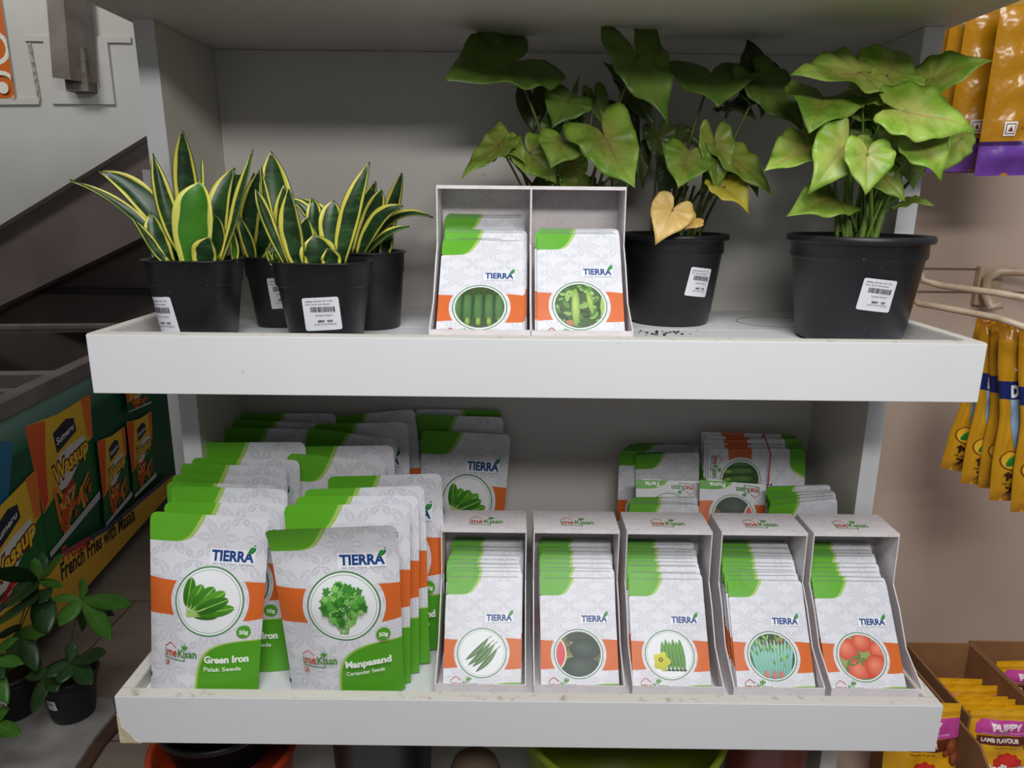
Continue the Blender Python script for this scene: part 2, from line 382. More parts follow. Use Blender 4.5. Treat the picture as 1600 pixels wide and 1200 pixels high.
def pic_okra(a, cx, cy, R):
    for i, x in enumerate((-.3, -.12, .06, .24, .42, .58)):
        x0 = cx+R*(x+.06); a.blade(x0, cy+R*.7, cx+R*(x*.9-.05), cy-R*(.6+.1*(i % 2)), R*.25, (100, 160, 66), (62, 120, 44), blunt=.6); a.line([(x0-.01*R, cy+R*.6), (cx+R*(x*.9-.03), cy-R*.4)], R*.02, (150, 190, 100))
        a.ellipse(x0, cy+R*.68, R*.09, R*.05, (50, 76, 40))
    n = 30; a.poly([(cx-R*.38+R*.36*(1+.16*math.cos(5*t))*math.cos(t), cy+R*.3+R*.4*(1+.16*math.cos(5*t))*math.sin(t)) for t in [2*math.pi*k/n for k in range(n)]], (220, 214, 50), (190, 190, 40))
    a.ellipse(cx-R*.42, cy+R*.22, R*.1, R*.1, (90, 60, 30)); a.ellipse(cx-R*.42, cy+R*.22, R*.05, R*.05, (200, 190, 60))
def pic_beans(a, cx, cy, R):
    rnd = random.Random(6); a.clip = (cx, cy, R); a.ellipse(cx, cy, R*1.05, R*1.05, (46, 84, 54))
    for k in range(13):
        x = -1+k*.165; a.blade(cx+R*x*.62, cy+R*1.15, cx+R*x*1.02, cy-R*.75, R*.15, (150, 206, 190), (86, 160, 140), blunt=.35); a.line([(cx+R*x*.64, cy+R*.9), (cx+R*x*1.0, cy-R*.6)], R*.015, (190, 226, 210))
    for k in range(60):
        x, y = rnd.uniform(-1, 1), rnd.uniform(-1, -.45) if k < 45 else rnd.uniform(-.5, .3); a.blade(cx+R*x, cy+R*y, cx+R*(x+rnd.uniform(-.1, .1)), cy+R*(y+.2), R*.07, rnd.choice([(130, 176, 80), (90, 150, 60), (170, 200, 110), (170, 110, 80)]))
    for x in (-.35, .0, .32): a.blade(cx+R*x, cy+R*.65, cx+R*(x*1.05), cy+R*1.1, R*.2, (210, 120, 110))
    a.clip = None
def pic_tomato(a, cx, cy, R):
    a.clip = (cx, cy, R); a.ellipse(cx, cy, R*1.05, R*1.05, (150, 160, 90))
    for x, y, r in ((-.6, -.35, .5), (.1, -.68, .46), (.85, -.3, .48), (-.2, .62, .55), (.62, .45, .56)): a.ellipse(cx+x*R, cy+y*R, r*R, r*R, (238, 142, 108), edge=(204, 66, 52), n=26)
    for x, y, t in ((-.1, .05, .3), (-.1, .05, 2.2), (-.1, .05, 3.3), (-.1, .05, 4.6), (-.1, .05, 1.2), (-.7, .3, .2), (-.7, .3, 5.6), (-.75, .35, 1.5), (-.2, 1., 0.), (.2, .98, 6.1)):
        a.blade(cx+x*R, cy+y*R, cx+(x+.36*math.cos(t))*R, cy+(y+.36*math.sin(t))*R, R*.12, (112, 140, 70), (90, 116, 60))
    a.clip = None

# ------------------------------------------------------------------ pouches and packets
PW, PL = .156, .245           # large stand-up pouch
SW, SL = .106, .162           # small packet
def sstep(x): x = max(0, min(1, x)); return x*x*(3-2*x)
def pouch_surface(w_, L, T, curl=0, seed=0, kind='pouch'):
    rnd = random.Random(seed); ph = [rnd.uniform(0, 6.28) for _ in range(6)]
    def S(U, V, off=0.0):
        """U in 0..1 across, V metres from the top, off towards the viewer"""
        a = max(0, math.sin(math.pi*max(0, min(1, U))))
        if kind == 'pouch':
            b = T*(a**.7)*sstep((V-.26*w_)/(.55*w_)) + .0014*math.exp(-((V-.225*w_)/.002)**2)*(1 if .03 < U < .97 else 0)
            b += .0010*a*math.sin(V*70+ph[0]+U*3)*sstep((V-.3*w_)/.05) + .0009*math.sin(U*17+ph[1]+V*20)*a*sstep((V-.3*w_)/.05)
        else:
            b = T*(a**.6)*sstep(V/.03)*sstep((L-V)/.015) + .0004*a*math.sin(V*60+ph[0]+U*4)
        cv = max(0, .36*w_-V); y = -b - off - curl*cv*cv*(1+.5*(1-U)) + (0.0009*math.sin(U*6+ph[2])*sstep(cv/.03))
        return ((U-.5)*w_*(1-(.075*sstep(V/L) if kind == 'pouch' else 0)), y, L-V - curl*.35*cv*cv)
    return S
def make_packet(name, kind, w_, L, T, picture=None, title=None, sub=None, curl=0, seed=0, detail=True, art_fn=None):
    S = pouch_surface(w_, L, T, curl, seed, kind); mb = MB()
    rc = .009 if kind == 'pouch' else .007
    nu, nv = (20, 34) if kind == 'pouch' else (10, 16)
    def hw(V): return .5 - (rc - math.sqrt(max(0, rc*rc-(rc-V)**2)))/w_ if V < rc else .5
    rows = [0, .0008, .002, .004, rc] + [rc+(L-rc)*((k+1)/nv) for k in range(nv)]
    rows = rows if kind == 'pouch' else [0, .001, .003, rc]+[rc+(L-rc)*((k+1)/nv) for k in range(nv)]
    W = nu+1
    for side in (0, 1):
        vs = []; uv = []
        for V in rows:
            h = hw(V)
            for i in range(W):
                U = .5 + (i/nu-.5)*2*h; p = S(U, V)
                if side: p = (p[0], -(p[1]+curl*(max(0, .36*w_-V)**2)*(1+.5*(1-U)))*.35 + .0004 - curl*(max(0, .36*w_-V)**2)*(1+.5*(1-U)), p[2])
                vs.append(p); uv.append((U, V/w_))
        n = len(rows)-1
        fs = [(j*W+i, (j+1)*W+i, (j+1)*W+i+1, j*W+i+1) for j in range(n) for i in range(nu)]
        if side: fs = [f[::-1] for f in fs]
        mb.add(vs, fs, 0, uv, smooth=True)
    # bottom closing
    bo = [S(i/nu, L) for i in range(W)]; bk = [(p[0], -p[1]*.35+.0004, p[2]) for p in bo]
    mb.add(bo+bk, [(i, W+i, W+i+1, i+1) for i in range(nu)], 0, [(.9, 1.6)]*(2*W))
    a = Art()
    a.rect(-.002, .235, .012, .255, (20, 30, 20)) if kind == 'packet' else None
    if detail:
        if kind == 'pouch':
            logo_tierra(a, .53, .385, .36)
            if picture: picture(a, .55, .73, .255)
            a.ellipse(.86, .98, .058, .058, (84, 160, 40), n=24); a.text('50g', .825, 1.0, wd=.072, ht=.034, col=(240, 245, 235), bold=.03)
            logo_mekisan(a, .17, 1.22, .30)
            a.text(title, .535, 1.255, wd=.38, ht=.060, col=(245, 248, 240), bold=.045, rot=-.02)
            if sub: a.text(sub, .535, 1.33, wd=.32, ht=.035, col=(235, 245, 225), bold=.02, rot=-.02)
            a.rect(.0, 1.41, .02, 1.45, (20, 28, 50))
        else:
            logo_tierra(a, .54, .60, .34)
            if picture: picture(a, .49, 1.02, .285)
            logo_mekisan(a, .10, 1.46, .36, ur=False)
            if title: a.text(title, .62, 1.50, wd=.24, ht=.062, col=(245, 248, 240), bold=.03)
            if sub: a.text(sub, .62, 1.545, wd=.28, ht=.022, col=(240, 245, 235), bold=.01)
    a.emit(mb, lambda x, y, o: S(x, y*w_, o), 1, maxlen=.04 if kind == 'packet' else .02, step=(.00002 if kind == 'packet' else .000035))
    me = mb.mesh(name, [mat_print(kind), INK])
    return me

pouch_back = make_packet('seed_pouch', 'pouch', PW, PL, .007, pic_spinach, 'Green Iron', 'Palak Seeds', seed=4)
pouch_back2 = make_packet('seed_pouch', 'pouch', PW, PL, .007, pic_coriander, 'Manpasand', 'Coriander Seeds', seed=9)
pouch_front1 = make_packet('seed_pouch', 'pouch', PW, PL, .017, pic_spinach, 'Green Iron', 'Palak Seeds', seed=1)
pouch_front2 = make_packet('seed_pouch', 'pouch', PW, PL, .017, pic_coriander, 'Manpasand', 'Coriander Seeds', curl=3.2, seed=2)
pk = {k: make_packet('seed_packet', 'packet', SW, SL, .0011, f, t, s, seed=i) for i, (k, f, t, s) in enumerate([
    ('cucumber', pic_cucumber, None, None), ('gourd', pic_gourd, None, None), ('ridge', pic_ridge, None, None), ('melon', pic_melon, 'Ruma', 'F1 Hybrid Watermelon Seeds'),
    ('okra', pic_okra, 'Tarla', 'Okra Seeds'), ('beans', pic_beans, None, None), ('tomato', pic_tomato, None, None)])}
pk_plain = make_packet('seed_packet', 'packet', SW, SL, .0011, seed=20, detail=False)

def stand(me, name, ul, ur, y, w_, L, base_z, label, group, roll=None, extra_yaw=0, kwlean=None):
    """stand a packet so that its top corners are at pixels ul, ur at depth y; it leans back from base_z"""
    a, b = at(*ul, y), at(*ur, y); c = (a+b)/2
    s = min(1.06, max(.94, (b-a)[0]/w_)); roll = math.atan2(b[2]-a[2], b[0]-a[0]) if roll is None else roll
    h = c[2]-base_z; zs = 1.0
    if kwlean is None: lean = math.acos(max(-1, min(1, h/L))); lean = min(lean, .9)
    else: lean = kwlean; zs = min(1.25, max(.9, h/(L*math.cos(lean))))
    o = link(name, me); tag(o, label, 'seed packet' if name == 'seed_packet' else 'seed pouch', group)
    R = Matrix.Rotation(extra_yaw, 4, 'Z') @ Matrix.Rotation(-lean, 4, 'X') @ Matrix.Rotation(roll if roll is not None else 0, 4, 'Y').inverted()
    top = R @ Vector((0, 0, L*zs)); base = Vector(c) - top
    o.matrix_world = Matrix.Translation(base) @ R @ Matrix.Diagonal((s, 1, zs, 1))
    return o
ORD = ['front', 'second', 'third', 'fourth', 'fifth', 'sixth', 'seventh', 'eighth', 'ninth', 'tenth', 'eleventh', 'twelfth', 'thirteenth', 'fourteenth', 'fifteenth', 'sixteenth', 'seventeenth', 'eighteenth']
LOW = -.4935                     # floor of the lower tray
MID = -.0235                     # floor of the middle tray

# ------------------------------------------------------------------ setting
def lam(name, c, dirt, rough=.38):
    m, nt, b = newmat(name, rough, .5); f = noise(nt, 3, 5); g = noise(nt, 60, 4)
    c0 = mix(nt, ramp01(f, .45, .75)*.5, c, dirt); c1 = mix(nt, ramp01(g, .70, .78)*.35, c0, rgb(120, 110, 95))
    nt.links.new(c1, b.inputs['Base Color']); bump(nt, b, noise(nt, 9, 2), .05, .003); return m
M_white = lam('white_laminate', rgb(226, 227, 229), rgb(215, 215, 212))
M_panel = lam('cream_laminate', rgb(205, 200, 188), rgb(196, 190, 176), .45)
M_backp = lam('grey_white_backboard', rgb(208, 204, 198), rgb(196, 192, 184), .4)
M_edge = noisy('worn_board_edge', rgb(216, 212, 202), rgb(160, 146, 122), 55, .7, .2, lo=.58, hi=.76)
M_floor = noisy('taupe_floor_planks', rgb(112, 98, 86), rgb(90, 78, 68), 2.2, .35, .5, .1, stretch=(1, .15, 1))
M_stairwall = lam('white_plaster', rgb(198, 196, 190), rgb(182, 180, 172), .8)
M_taupe = noisy('shade_taupe', rgb(122, 110, 105), rgb(106, 95, 91), 3, .6, .3)  # the shadow on the sloping stair band is put into this taupe
M_taupe2 = noisy('taupe_lower_wall', rgb(112, 104, 100), rgb(98, 90, 86), 3, .6, .3)
M_beige = noisy('beige_steel_panel', rgb(204, 182, 166), rgb(194, 170, 153), 2, .33, .5)

# floor with plank joints
m_, nt_, b_ = newmat('tile_plank_floor', .35, .5)
tc = nt_.nodes.new('ShaderNodeTexCoord'); bt = nt_.nodes.new('ShaderNodeTexBrick'); nt_.links.new(tc.outputs['Object'], bt.inputs[0])
for k, v in (('Scale', 1.0), ('Mortar Size', .003), ('Brick Width', 1.2), ('Row Height', .6)): bt.inputs[k].default_value = v
bt.inputs['Color1'].default_value = rgb(150, 134, 120); bt.inputs['Color2'].default_value = rgb(138, 123, 110); bt.inputs['Mortar'].default_value = rgb(80, 72, 66)
g_ = noise(nt_, 5, 5, stretch=(.4, 3, 1)); nt_.links.new(mix(nt_, ramp01(g_, .35, .7)*.4, bt.outputs[0], rgb(110, 96, 84)), b_.inputs['Base Color'])
FZ = -1.07
mb = MB(); mb.box(-4.5, 3.0, -2.5, 4.2, FZ-.05, FZ); o = mb.obj('floor', m_); tag(o, kind='structure')

# stair wall at the far left: white stringer wall above a sloping taupe band
def P2(u, v, y): p = at(u, v, y); return (p[0], p[2])
YS = 2.5
def extr(name, pix, y, th, m, **kw):
    mb = MB(); mb.prism([P2(u, v, y) for u, v in pix], 'y', y, y+th); o = mb.obj(name, m); tag(o, **kw); return o
extr('wall_left', [(-260, 508), (0, 352), (232, 210), (420, 95), (420, -350), (-260, -350)], YS, .12, M_stairwall, kind='structure')
extr('trim_1', [(-260, 640), (0, 478), (232, 366), (420, 270), (420, 80), (-260, 500)], YS+.06, .1, M_taupe, kind='structure')
extr('wall_back', [(-300, 1100), (700, 1100), (700, 150), (-300, 150)], YS+.3, .1, M_taupe2, kind='structure')
extr('trim_2', [(-300, 446), (420, 453), (420, 462), (-300, 455)], YS+.27, .03, noisy('dark_joint', rgb(50, 44, 42), rgb(60, 54, 50), 5), kind='structure')
extr('trim_3', [(-300, 533), (320, 537), (320, 543), (-300, 539)], YS+.22, .08, M_taupe2, kind='structure')
mb = MB(); mb.box(-3.2, -.42, -.5, 1.05, .76, .84); mb.box(-3.2, -.95, -2.5, -.5, .76, .84); o = mb.obj('light_blocker', M_taupe); tag(o, kind='structure')     # unseen slab added to keep lamp light off the freezer
# framed recess marks and patched plaster edge on the stair wall
extr('trim_4', [(38, 56), (204, 58), (204, 67), (38, 64)], YS-.01, .012, M_stairwall, kind='structure')
extr('trim_5', [(-80, 155), (62, 153), (60, 163), (-80, 164)], YS-.012, .014, M_stairwall, kind='structure')
extr('trim_6', [(42, 66), (48, 66), (64, 152), (58, 152)], YS-.004, .006, noisy('crack_shadow_grey', rgb(110, 106, 100), rgb(180, 176, 170), 60), kind='structure')
# grey steel rail post bolted to the wall
M_steelpost = noisy('brushed_grey_post', rgb(140, 128, 120), rgb(118, 108, 102), 12, .45, .5, metal=.3)
rp = empty('railing_post', Vector(at(105, 120, YS-.12)), 'square grey steel railing post ending at a plate on the white stair wall', 'railing post')
def rel(mb, name, m, par, **kw):
    o = mb.obj(name, m); o.parent = par; o.matrix_parent_inverse = par.matrix_world.inverted() if False else Matrix.Translation(-par.location); return o
mb = MB(); q0 = [at(68, -60, YS-.12), at(82, 121, YS-.12), at(110, 125, YS-.12), at(94, -60, YS-.12)]
bk_ = [np.array(p)+np.array([.06, .09, 0]) for p in q0]
mb.add(q0+bk_, [(0, 1, 2, 3), (4, 7, 6, 5), (0, 4, 5, 1), (1, 5, 6, 2), (2, 6, 7, 3), (3, 7, 4, 0)])
rel(mb, 'post', M_steelpost, rp)
mb = MB(); c0 = at(134, 110, YS-.02); mb.box(c0[0]-.06, c0[0]+.035, YS-.08, YS, c0[2]-.09, c0[2]+.08); rel(mb, 'wall_bracket', noisy('dark_bracket', rgb(90, 80, 74), rgb(120, 112, 104), 30, .6), rp)
mb = MB(); c0 = at(122, 112, YS-.01); mb.box(c0[0]-.13, c0[0]+.14, YS-.012, YS, c0[2]-.13, c0[2]+.12); rel(mb, 'mounting_plate', M_stairwall, rp)
# orange and white ornamental poster
a = Art(); pw_, ph_ = .42, .9; a.rect(0, 0, pw_, ph_, (205, 102, 28))
for (x, y, r) in ((.36, .70, .06), (.30, .48, .05), (.34, .30, .07), (.2, .62, .08), (.12, .4, .06), (.2, .2, .09), (.37, .12, .05), (.08, .8, .07), (.38, .86, .06), (.22, .82, .04)):
    for rr in (r, ): 
        n = 22
        for k in range(n):
            t0, t1 = 2*math.pi*k/n, 2*math.pi*(k+1)/n
            if 5 < k < 8: continue
            a.line([(x+rr*math.cos(t0), y+rr*math.sin(t0)), (x+rr*math.cos(t1), y+rr*math.sin(t1))], .018, (232, 228, 218))
    a.ellipse(x, y, r*.4, r*.4, (232, 228, 218), n=14)
for k in range(14): a.ellipse(.03+.36*((k*37) % 14)/14, .06+.8*k/14, .011, .011, (232, 228, 218), n=10)
mb = MB(); pc = at(22, 153, YS-.02); mb.box(pc[0]-pw_, pc[0], YS-.012, YS-.001, pc[2], pc[2]+ph_)
a.emit(mb, lambda x, y, o: (pc[0]-pw_+min(pw_, max(0, x)), YS-.0122-o, pc[2]+ph_-min(ph_, max(0, y))), 1, .3)
o = mb.obj('wall_poster', [M_stairwall, INK]); tag(o, 'orange poster with white ornamental rings at the far upper left of the stair wall', 'poster')

# white pillar behind the shelf on the left
mb = MB(); p0 = at(222, 265, .62); mb.box(p0[0], p0[0]+.16, .62, .72, FZ, p0[2]); o = mb.obj('trim_7', M_white); tag(o, kind='structure')
# beige slotted wall on the right
mb = MB(); mb.box(.522, 2.2, .56, .62, FZ, 1.6); o = mb.obj('wall_right', M_beige); tag(o, kind='structure')

# ------------------------------------------------------------------ shelving unit
unit = empty('shelving_unit', (0, 0, FZ), 'white laminate display shelf with raised lips, holding plants above and seed packets below', 'shelf')
def rel2(mb, name, m, par, bevel=.0006):
    o = mb.obj(name, m, bevel=bevel); o.parent = par
    w0 = par.matrix_world.translation if False else None
    off = Vector((0, 0, 0)); p = par
    while p is not None: off += p.location; p = p.parent
    o.location = -off; return o
D1, D2, PT = .204, .395, .0267
for sgn in (-1, 1):
    mb = MB(); x0, x1 = sorted((sgn*.52, sgn*(.52-PT))); e = sgn*.0065; mb.prism([(x0, FZ), (x1, FZ), (x1, -.07), (x1+e, .3762), (x0+e, .3762), (x0, -.07)], 'y', D1, D2+.012)
    o = rel2(mb, 'side_panel', M_panel, unit)
    mb = MB(); mb.prism([(x0, FZ), (x1, FZ), (x1, -.07), (x1+e, .3762), (x0+e, .3762), (x0, -.07)], 'y', D1-.0012, D1-.0002); rel2(mb, 'edge_band', M_white, unit, 0)
mb = MB(); mb.prism([(-.4934, FZ), (.4934, FZ), (.4934, -.07), (.4995, .376), (-.4995, .376), (-.4934, -.07)], 'y', D2, D2+.010); rel2(mb, 'back_panel', M_backp, unit)
def tray(zr, half, xc, y0, fl, name='shelf_tray', lip=.0713, under=True):
    t = link(name, bpy.data.meshes.new(name)); t.parent = unit; t.location = -unit.location
    mb = MB(); mb.box(xc-half+.0175, xc+half-.0175, y0+.0175, D1-.0016, fl-.018, fl); mb.box(-.4932, .4932, D1-.0002, D2-.0002, fl-.018, fl)
    t.data = mb.mesh(name, [M_white], .0005)
    def sub(nm, m, f):
        mb = MB(); f(mb); o = mb.obj(nm, m, bevel=.0008); o.parent = t; return o
    sub('front_board', M_white, lambda mb: mb.box(xc-half, xc+half, y0, y0+.0172, zr-lip, zr-.0012))
    sub('board_edge', M_edge, lambda mb: mb.box(xc-half+.0008, xc+half-.0008, y0+.0008, y0+.0166, zr-.0012, zr))
    for s_ in (-1, 1):
        xa, xb = sorted((xc+s_*half, xc+s_*(half-.0172)))
        sub('side_board', [M_backp, M_edge], lambda mb: (mb.box(xa, xb, y0+.0174, D1-.0016, zr-lip, zr-.0012), mb.box(xa+.0008, xb-.0008, y0+.0174, D1-.0016, zr-.0012, zr, 1)))
    return t
tray(0, .5196, -.0023, 0, MID)
tl_ = tray(-.473, .5362, -.0042, -.014, LOW)
mb = MB(); xl = -.0042-.5362; mb.prism([(xl-.0003, -.500), (xl+.003, -.506), (xl+.004, -.520), (xl+.013, -.529), (xl+.018, -.5375), (xl+.028, -.5444), (xl-.0003, -.5444)], 'y', -.0146, -.0139)
c_ = mb.obj('chipped_corner', noisy('bared_chipboard', rgb(214, 204, 178), rgb(190, 174, 140), 60, .9, .1), tl_); tag(c_, 'yellowish chipped laminate at the lower left corner')
mb = MB(); mb.box(-.52, .52, 0, D1-.0003, .3765, .3945); mb.box(-.52, .52, D1-.0003, D2+.012, .3765, .3945); t3 = rel2(mb, 'shelf_tray', M_backp, unit)
def sub3(nm, m, *bx): mb = MB(); mb.box(*bx); o = mb.obj(nm, m, bevel=.0008); o.parent = t3; return o
sub3('front_board', M_white, -.52, .52, -.0175, -.0002, .3765, .4478)
sub3('side_board', M_edge, -.5375, -.5202, -.0175, .38, .3765, .4478)
sub3('side_board', M_edge, .5202, .5375, -.0175, .38, .3765, .4478)
mb = MB(); mb.box(-.493, .493, .0, D2-.001, -.985, -.965); mb.obj('shelf_board', M_white, bevel=.0006).parent = unit
bpy.data.objects['shelf_board'].location = -unit.location
# faint ring left by a pot and soil crumbs
mb = MB(); c0 = atz(1215, 503, MID+.0004)
mb.tube([(c0[0]+.062*math.cos(t), c0[1]+.05*math.sin(t), MID+.0003) for t in [k*.2 for k in range(3, 26)]], .0005, seg=4)
tag(mb.obj('water_ring_mark', noisy('dried_ring', rgb(120, 112, 96), rgb(150, 144, 130), 30)), 'faint brown ring left on the middle shelf left of the large right pot', 'stain')
mb = MB(); rnd = random.Random(2)
for k in range(26):
    c0 = atz(1000+rnd.uniform(-3, 40)+rnd.random()**3*60, 521+rnd.uniform(-6, 3), MID+.001); s_ = rnd.uniform(.0006, .0018); mb.box(c0[0]-s_, c0[0]+s_, c0[1]-s_, c0[1]+s_, MID+.0001, MID+s_)
tag(mb.obj('soil_crumbs', noisy('soil', rgb(40, 32, 26), rgb(60, 48, 38), 60, .9)), 'scattered dark soil crumbs on the middle shelf by the black pot', 'soil', kind='stuff')

# ------------------------------------------------------------------ display cartons
M_carton, nt_, b_ = newmat('printed_white_carton', .5, .4); u_, v_ = uv_xy(nt_)
nt_.links.new(mix(nt_, lattice(u_*9.0, v_*9.0, 2.2, .010)*.55, rgb(228, 221, 222), rgb(200, 190, 194)), b_.inputs['Base Color'])
M_cartin = noisy('carton_inside', rgb(206, 198, 202), rgb(198, 190, 194), 10, .6, .3)
BW, BD, BH = .1215, .173, .1945
def carton_meshes():
    w2 = BW/2; t = .0016; out = {}
    prof = [(0, 0), (0, .024), (.050, .052), (.080, .095), (.104, .12), (.107, BH), (BD, BH), (BD, 0)]
    mb = MB(); mb.prism(prof, 'x', -w2, -w2+t); mb.prism(prof, 'x', w2-t, w2)
    mb.box(-w2+t, w2-t, BD-t, BD, 0, BH-t); mb.box(-w2+t, w2-t, 0, BD-t, 0, t); mb.box(-w2+t, w2-t, 0, t, t, .024)
    out['body'] = mb.mesh('carton_body', [M_carton], .0003)
    mb = MB(); mb.box(-w2+.0002, w2-.0002, .107, BD, BH, BH+.0014); mb.box(-w2+t, w2-t, .107, .1086, BH-.003, BH)
    a = Art(); logo_mekisan(a, .040, .0045, .048, sq=1.0, ur=False)
    a2 = Art()
    a.emit(mb, lambda x, y, o: (-w2+.00+x, .133-(y-.0)*1.15, BH+.0014+o), 1, .5)
    out['lid'] = mb.mesh('carton_lid', [M_carton, INK])
    return out
CM = carton_meshes()
def carton(uL, uR, v, zf, y0, label, group):
    a, b = at(uL, v, y0), at(uR, v, y0); c = (a+b)/2
    r = empty('display_carton', (c[0], y0, zf+.0003), label, 'display box', group)
    link('carton_body', CM['body'], r); link('lid_panel', CM['lid'], r); return r
GB = 'white seed display boxes'
cartons = [carton(677, 824, 1076, LOW, .012, 'white display box of ridge gourd packets, leftmost on the lower tray', GB),
           carton(831, 979, 1078, LOW, .012, 'white display box of watermelon packets, second on the lower tray', GB),
           carton(985, 1134, 1079, LOW, .012, 'white display box of okra packets, middle one on the lower tray', GB),
           carton(1142, 1293, 1081, LOW, .012, 'white display box of long bean packets, fourth on the lower tray', GB),
           carton(1295, 1446, 1082, LOW, .012, 'white display box of tomato packets, rightmost on the lower tray', GB),
           carton(673, 828, 520, MID, .019, 'white display box of cucumber packets on the middle tray', GB),
           carton(831, 987, 522, MID, .019, 'white display box of pale gourd packets on the middle tray', GB)]
for c_ in cartons[5:]: c_.location.z += .006; c_.scale = (1, 1, .962)

def fill(cx, kind, word, where, n, ul, ur, v, zf, seed, zs=.95, b0=.023, t0=.117, jit=.0016, n_low=0):
    """a fan of n packets: the front one leans most, the last stands nearly upright at the back of the box"""
    g = '%s seed packets in the %s box' % (word, where); r_ = random.Random(seed); L = SL*zs; c0 = (at(ul, v, t0)+at(ur, v, t0))[0]/2; drift = 0
    for i in range(n):
        f = i/(n-1); b_ = b0+(.164-b0)*(.78*f+.22*f*f); t_ = t0+(.1765-t0)*(1.35*f-.35*f*f); th = math.asin((t_-b_)/L)
        lab = ('white seed packet with %s picture, front of the %s box' % (word, where)) if i == 0 else '%s packet from the front in the %s box of %s packets' % (ORD[i], where, word)
        o = link('seed_packet', pk[kind] if i < 3 else pk_plain); tag(o, lab, 'seed packet', g); lim = BW/2-.0045-SW/2
        if i: drift = r_.choice([drift, r_.uniform(-.0045, .0045)])
        x = max(cx-lim, min(cx+lim, c0+drift)); o.matrix_world = Matrix.Translation((x, b_, zf+.0025+(r_.choice([0, 0, .002, .004]) if 0 < i < n-2 else 0))) @ Matrix.Rotation(-th, 4, 'X') @ Matrix.Rotation(r_.uniform(-.013, .013), 4, 'Y') @ Matrix.Scale(zs, 4, (0, 0, 1))
for k, (kind, word, where, n, ul, ur, v) in enumerate([('ridge', 'ridge gourd', 'leftmost lower', 14, 698, 817, 903), ('melon', 'watermelon', 'second lower', 11, 855, 967, 890), ('okra', 'okra', 'middle lower', 14, 974, 1091, 898),
                                ('beans', 'long bean', 'fourth lower', 14, 1137, 1254, 907), ('tomato', 'tomato', 'rightmost lower', 11, 1263, 1382, 916)]):
    fill(cartons[k].location.x, kind, word, where, n, ul, ur, v, LOW, k+3)
def fill2(cx, kind, word, where, rows):
    g = '%s seed packets in the %s box' % (word, where)
    for i, (y, ztop, x) in enumerate(rows):
        th = math.acos(min(1, (ztop-MID-.009)/SL)) if ztop-MID-.009 < SL else 0.0; me = pk[kind] if i < 3 else pk_plain
        lab = ('white seed packet with %s picture, front of the %s box' % (word, where)) if i == 0 else '%s packet from the front in the %s box of %s packets' % (ORD[i], where, word)
        o = link('seed_packet', me); tag(o, lab, 'seed packet', g)
        o.matrix_world = Matrix.Translation((cx+x, y, MID+.009)) @ Matrix.Rotation(-th, 4, 'X')
fill2(cartons[5].location.x, 'cucumber', 'cucumber', 'left upper', [(.032, .103, -.002), (.040, .1045, .000), (.047, .106, -.0025), (.056, .1125, .001), (.063, .1145, .0025), (.070, .116, -.001),
      (.112, .1315, -.002), (.119, .1335, .0), (.126, .135, -.0015), (.133, .1365, .001), (.140, .138, -.002)])
fill2(cartons[6].location.x, 'gourd', 'pale gourd', 'right upper', [(.034, .1135, .0018), (.042, .115, -.001), (.049, .117, .0025), (.056, .1185, .003)])

# ------------------------------------------------------------------ large pouches
def column(rows, me, what, where, first_label, first_lean=.07):
    for i, (ul, ur, y) in enumerate(rows):
        lab = first_label if i == 0 else '%s pouch from the front in the %s row of white and green seed pouches' % (ORD[i], where)
        m_ = me[0] if i == 0 else me[1]
        o = stand(m_, 'seed_pouch', ul, ur, y, PW, PL, LOW+.001, lab, 'large seed pouches in the %s row' % where, kwlean=(first_lean if i == 0 else .07))
column([((235, 799), (421, 811), .060), ((252, 785), (450, 787), .088), ((266, 759), (449, 765), .108), ((260, 752), (431, 759), .130), ((268, 741), (449, 746), .15),
        ((281, 724), (448, 730), .168), ((299, 715), (468, 719), .19), ((312, 691), (477, 691), .22), ((350, 667), (500, 672), .29), ((364, 655), (512, 662), .325), ((377, 646), (525, 646), .36)],
       (pouch_front1, pouch_back), 'spinach', 'left', 'white and green seed pouch with spinach picture, front left on the lower tray', .155)
column([((414, 817), (623, 811), .029), ((443, 789), (640, 788), .062), ((461, 776), (654, 775), .084), ((474, 765), (663, 759), .104), ((511, 745), (690, 740), .140),
        ((449, 708), (604, 722), .205), ((451, 698), (615, 696), .235), ((498, 670), (605, 686), .285), ((490, 662), (638, 660), .32), ((508, 652), (648, 639), .362)],
       (pouch_front2, pouch_back2), 'coriander', 'second', 'white and green seed pouch with coriander picture, its top bent forward over the tray lip', .0)
column([((659, 672), (798, 680), .352), ((651, 648), (787, 652), .372)], (pouch_back, pouch_back), 'spinach', 'back', 'spinach seed pouch leaning against the back panel behind the leftmost lower box')
o = stand(pouch_back, 'seed_pouch', (648, 639), (783, 641), .384, PW, PL, LOW+.001, 'rearmost seed pouch turned backwards, its green corner at the right', 'large seed pouches in the back row', kwlean=.02)
M0 = o.matrix_world.copy(); o.matrix_world = M0 @ Matrix.Rotation(math.pi, 4, 'Z')

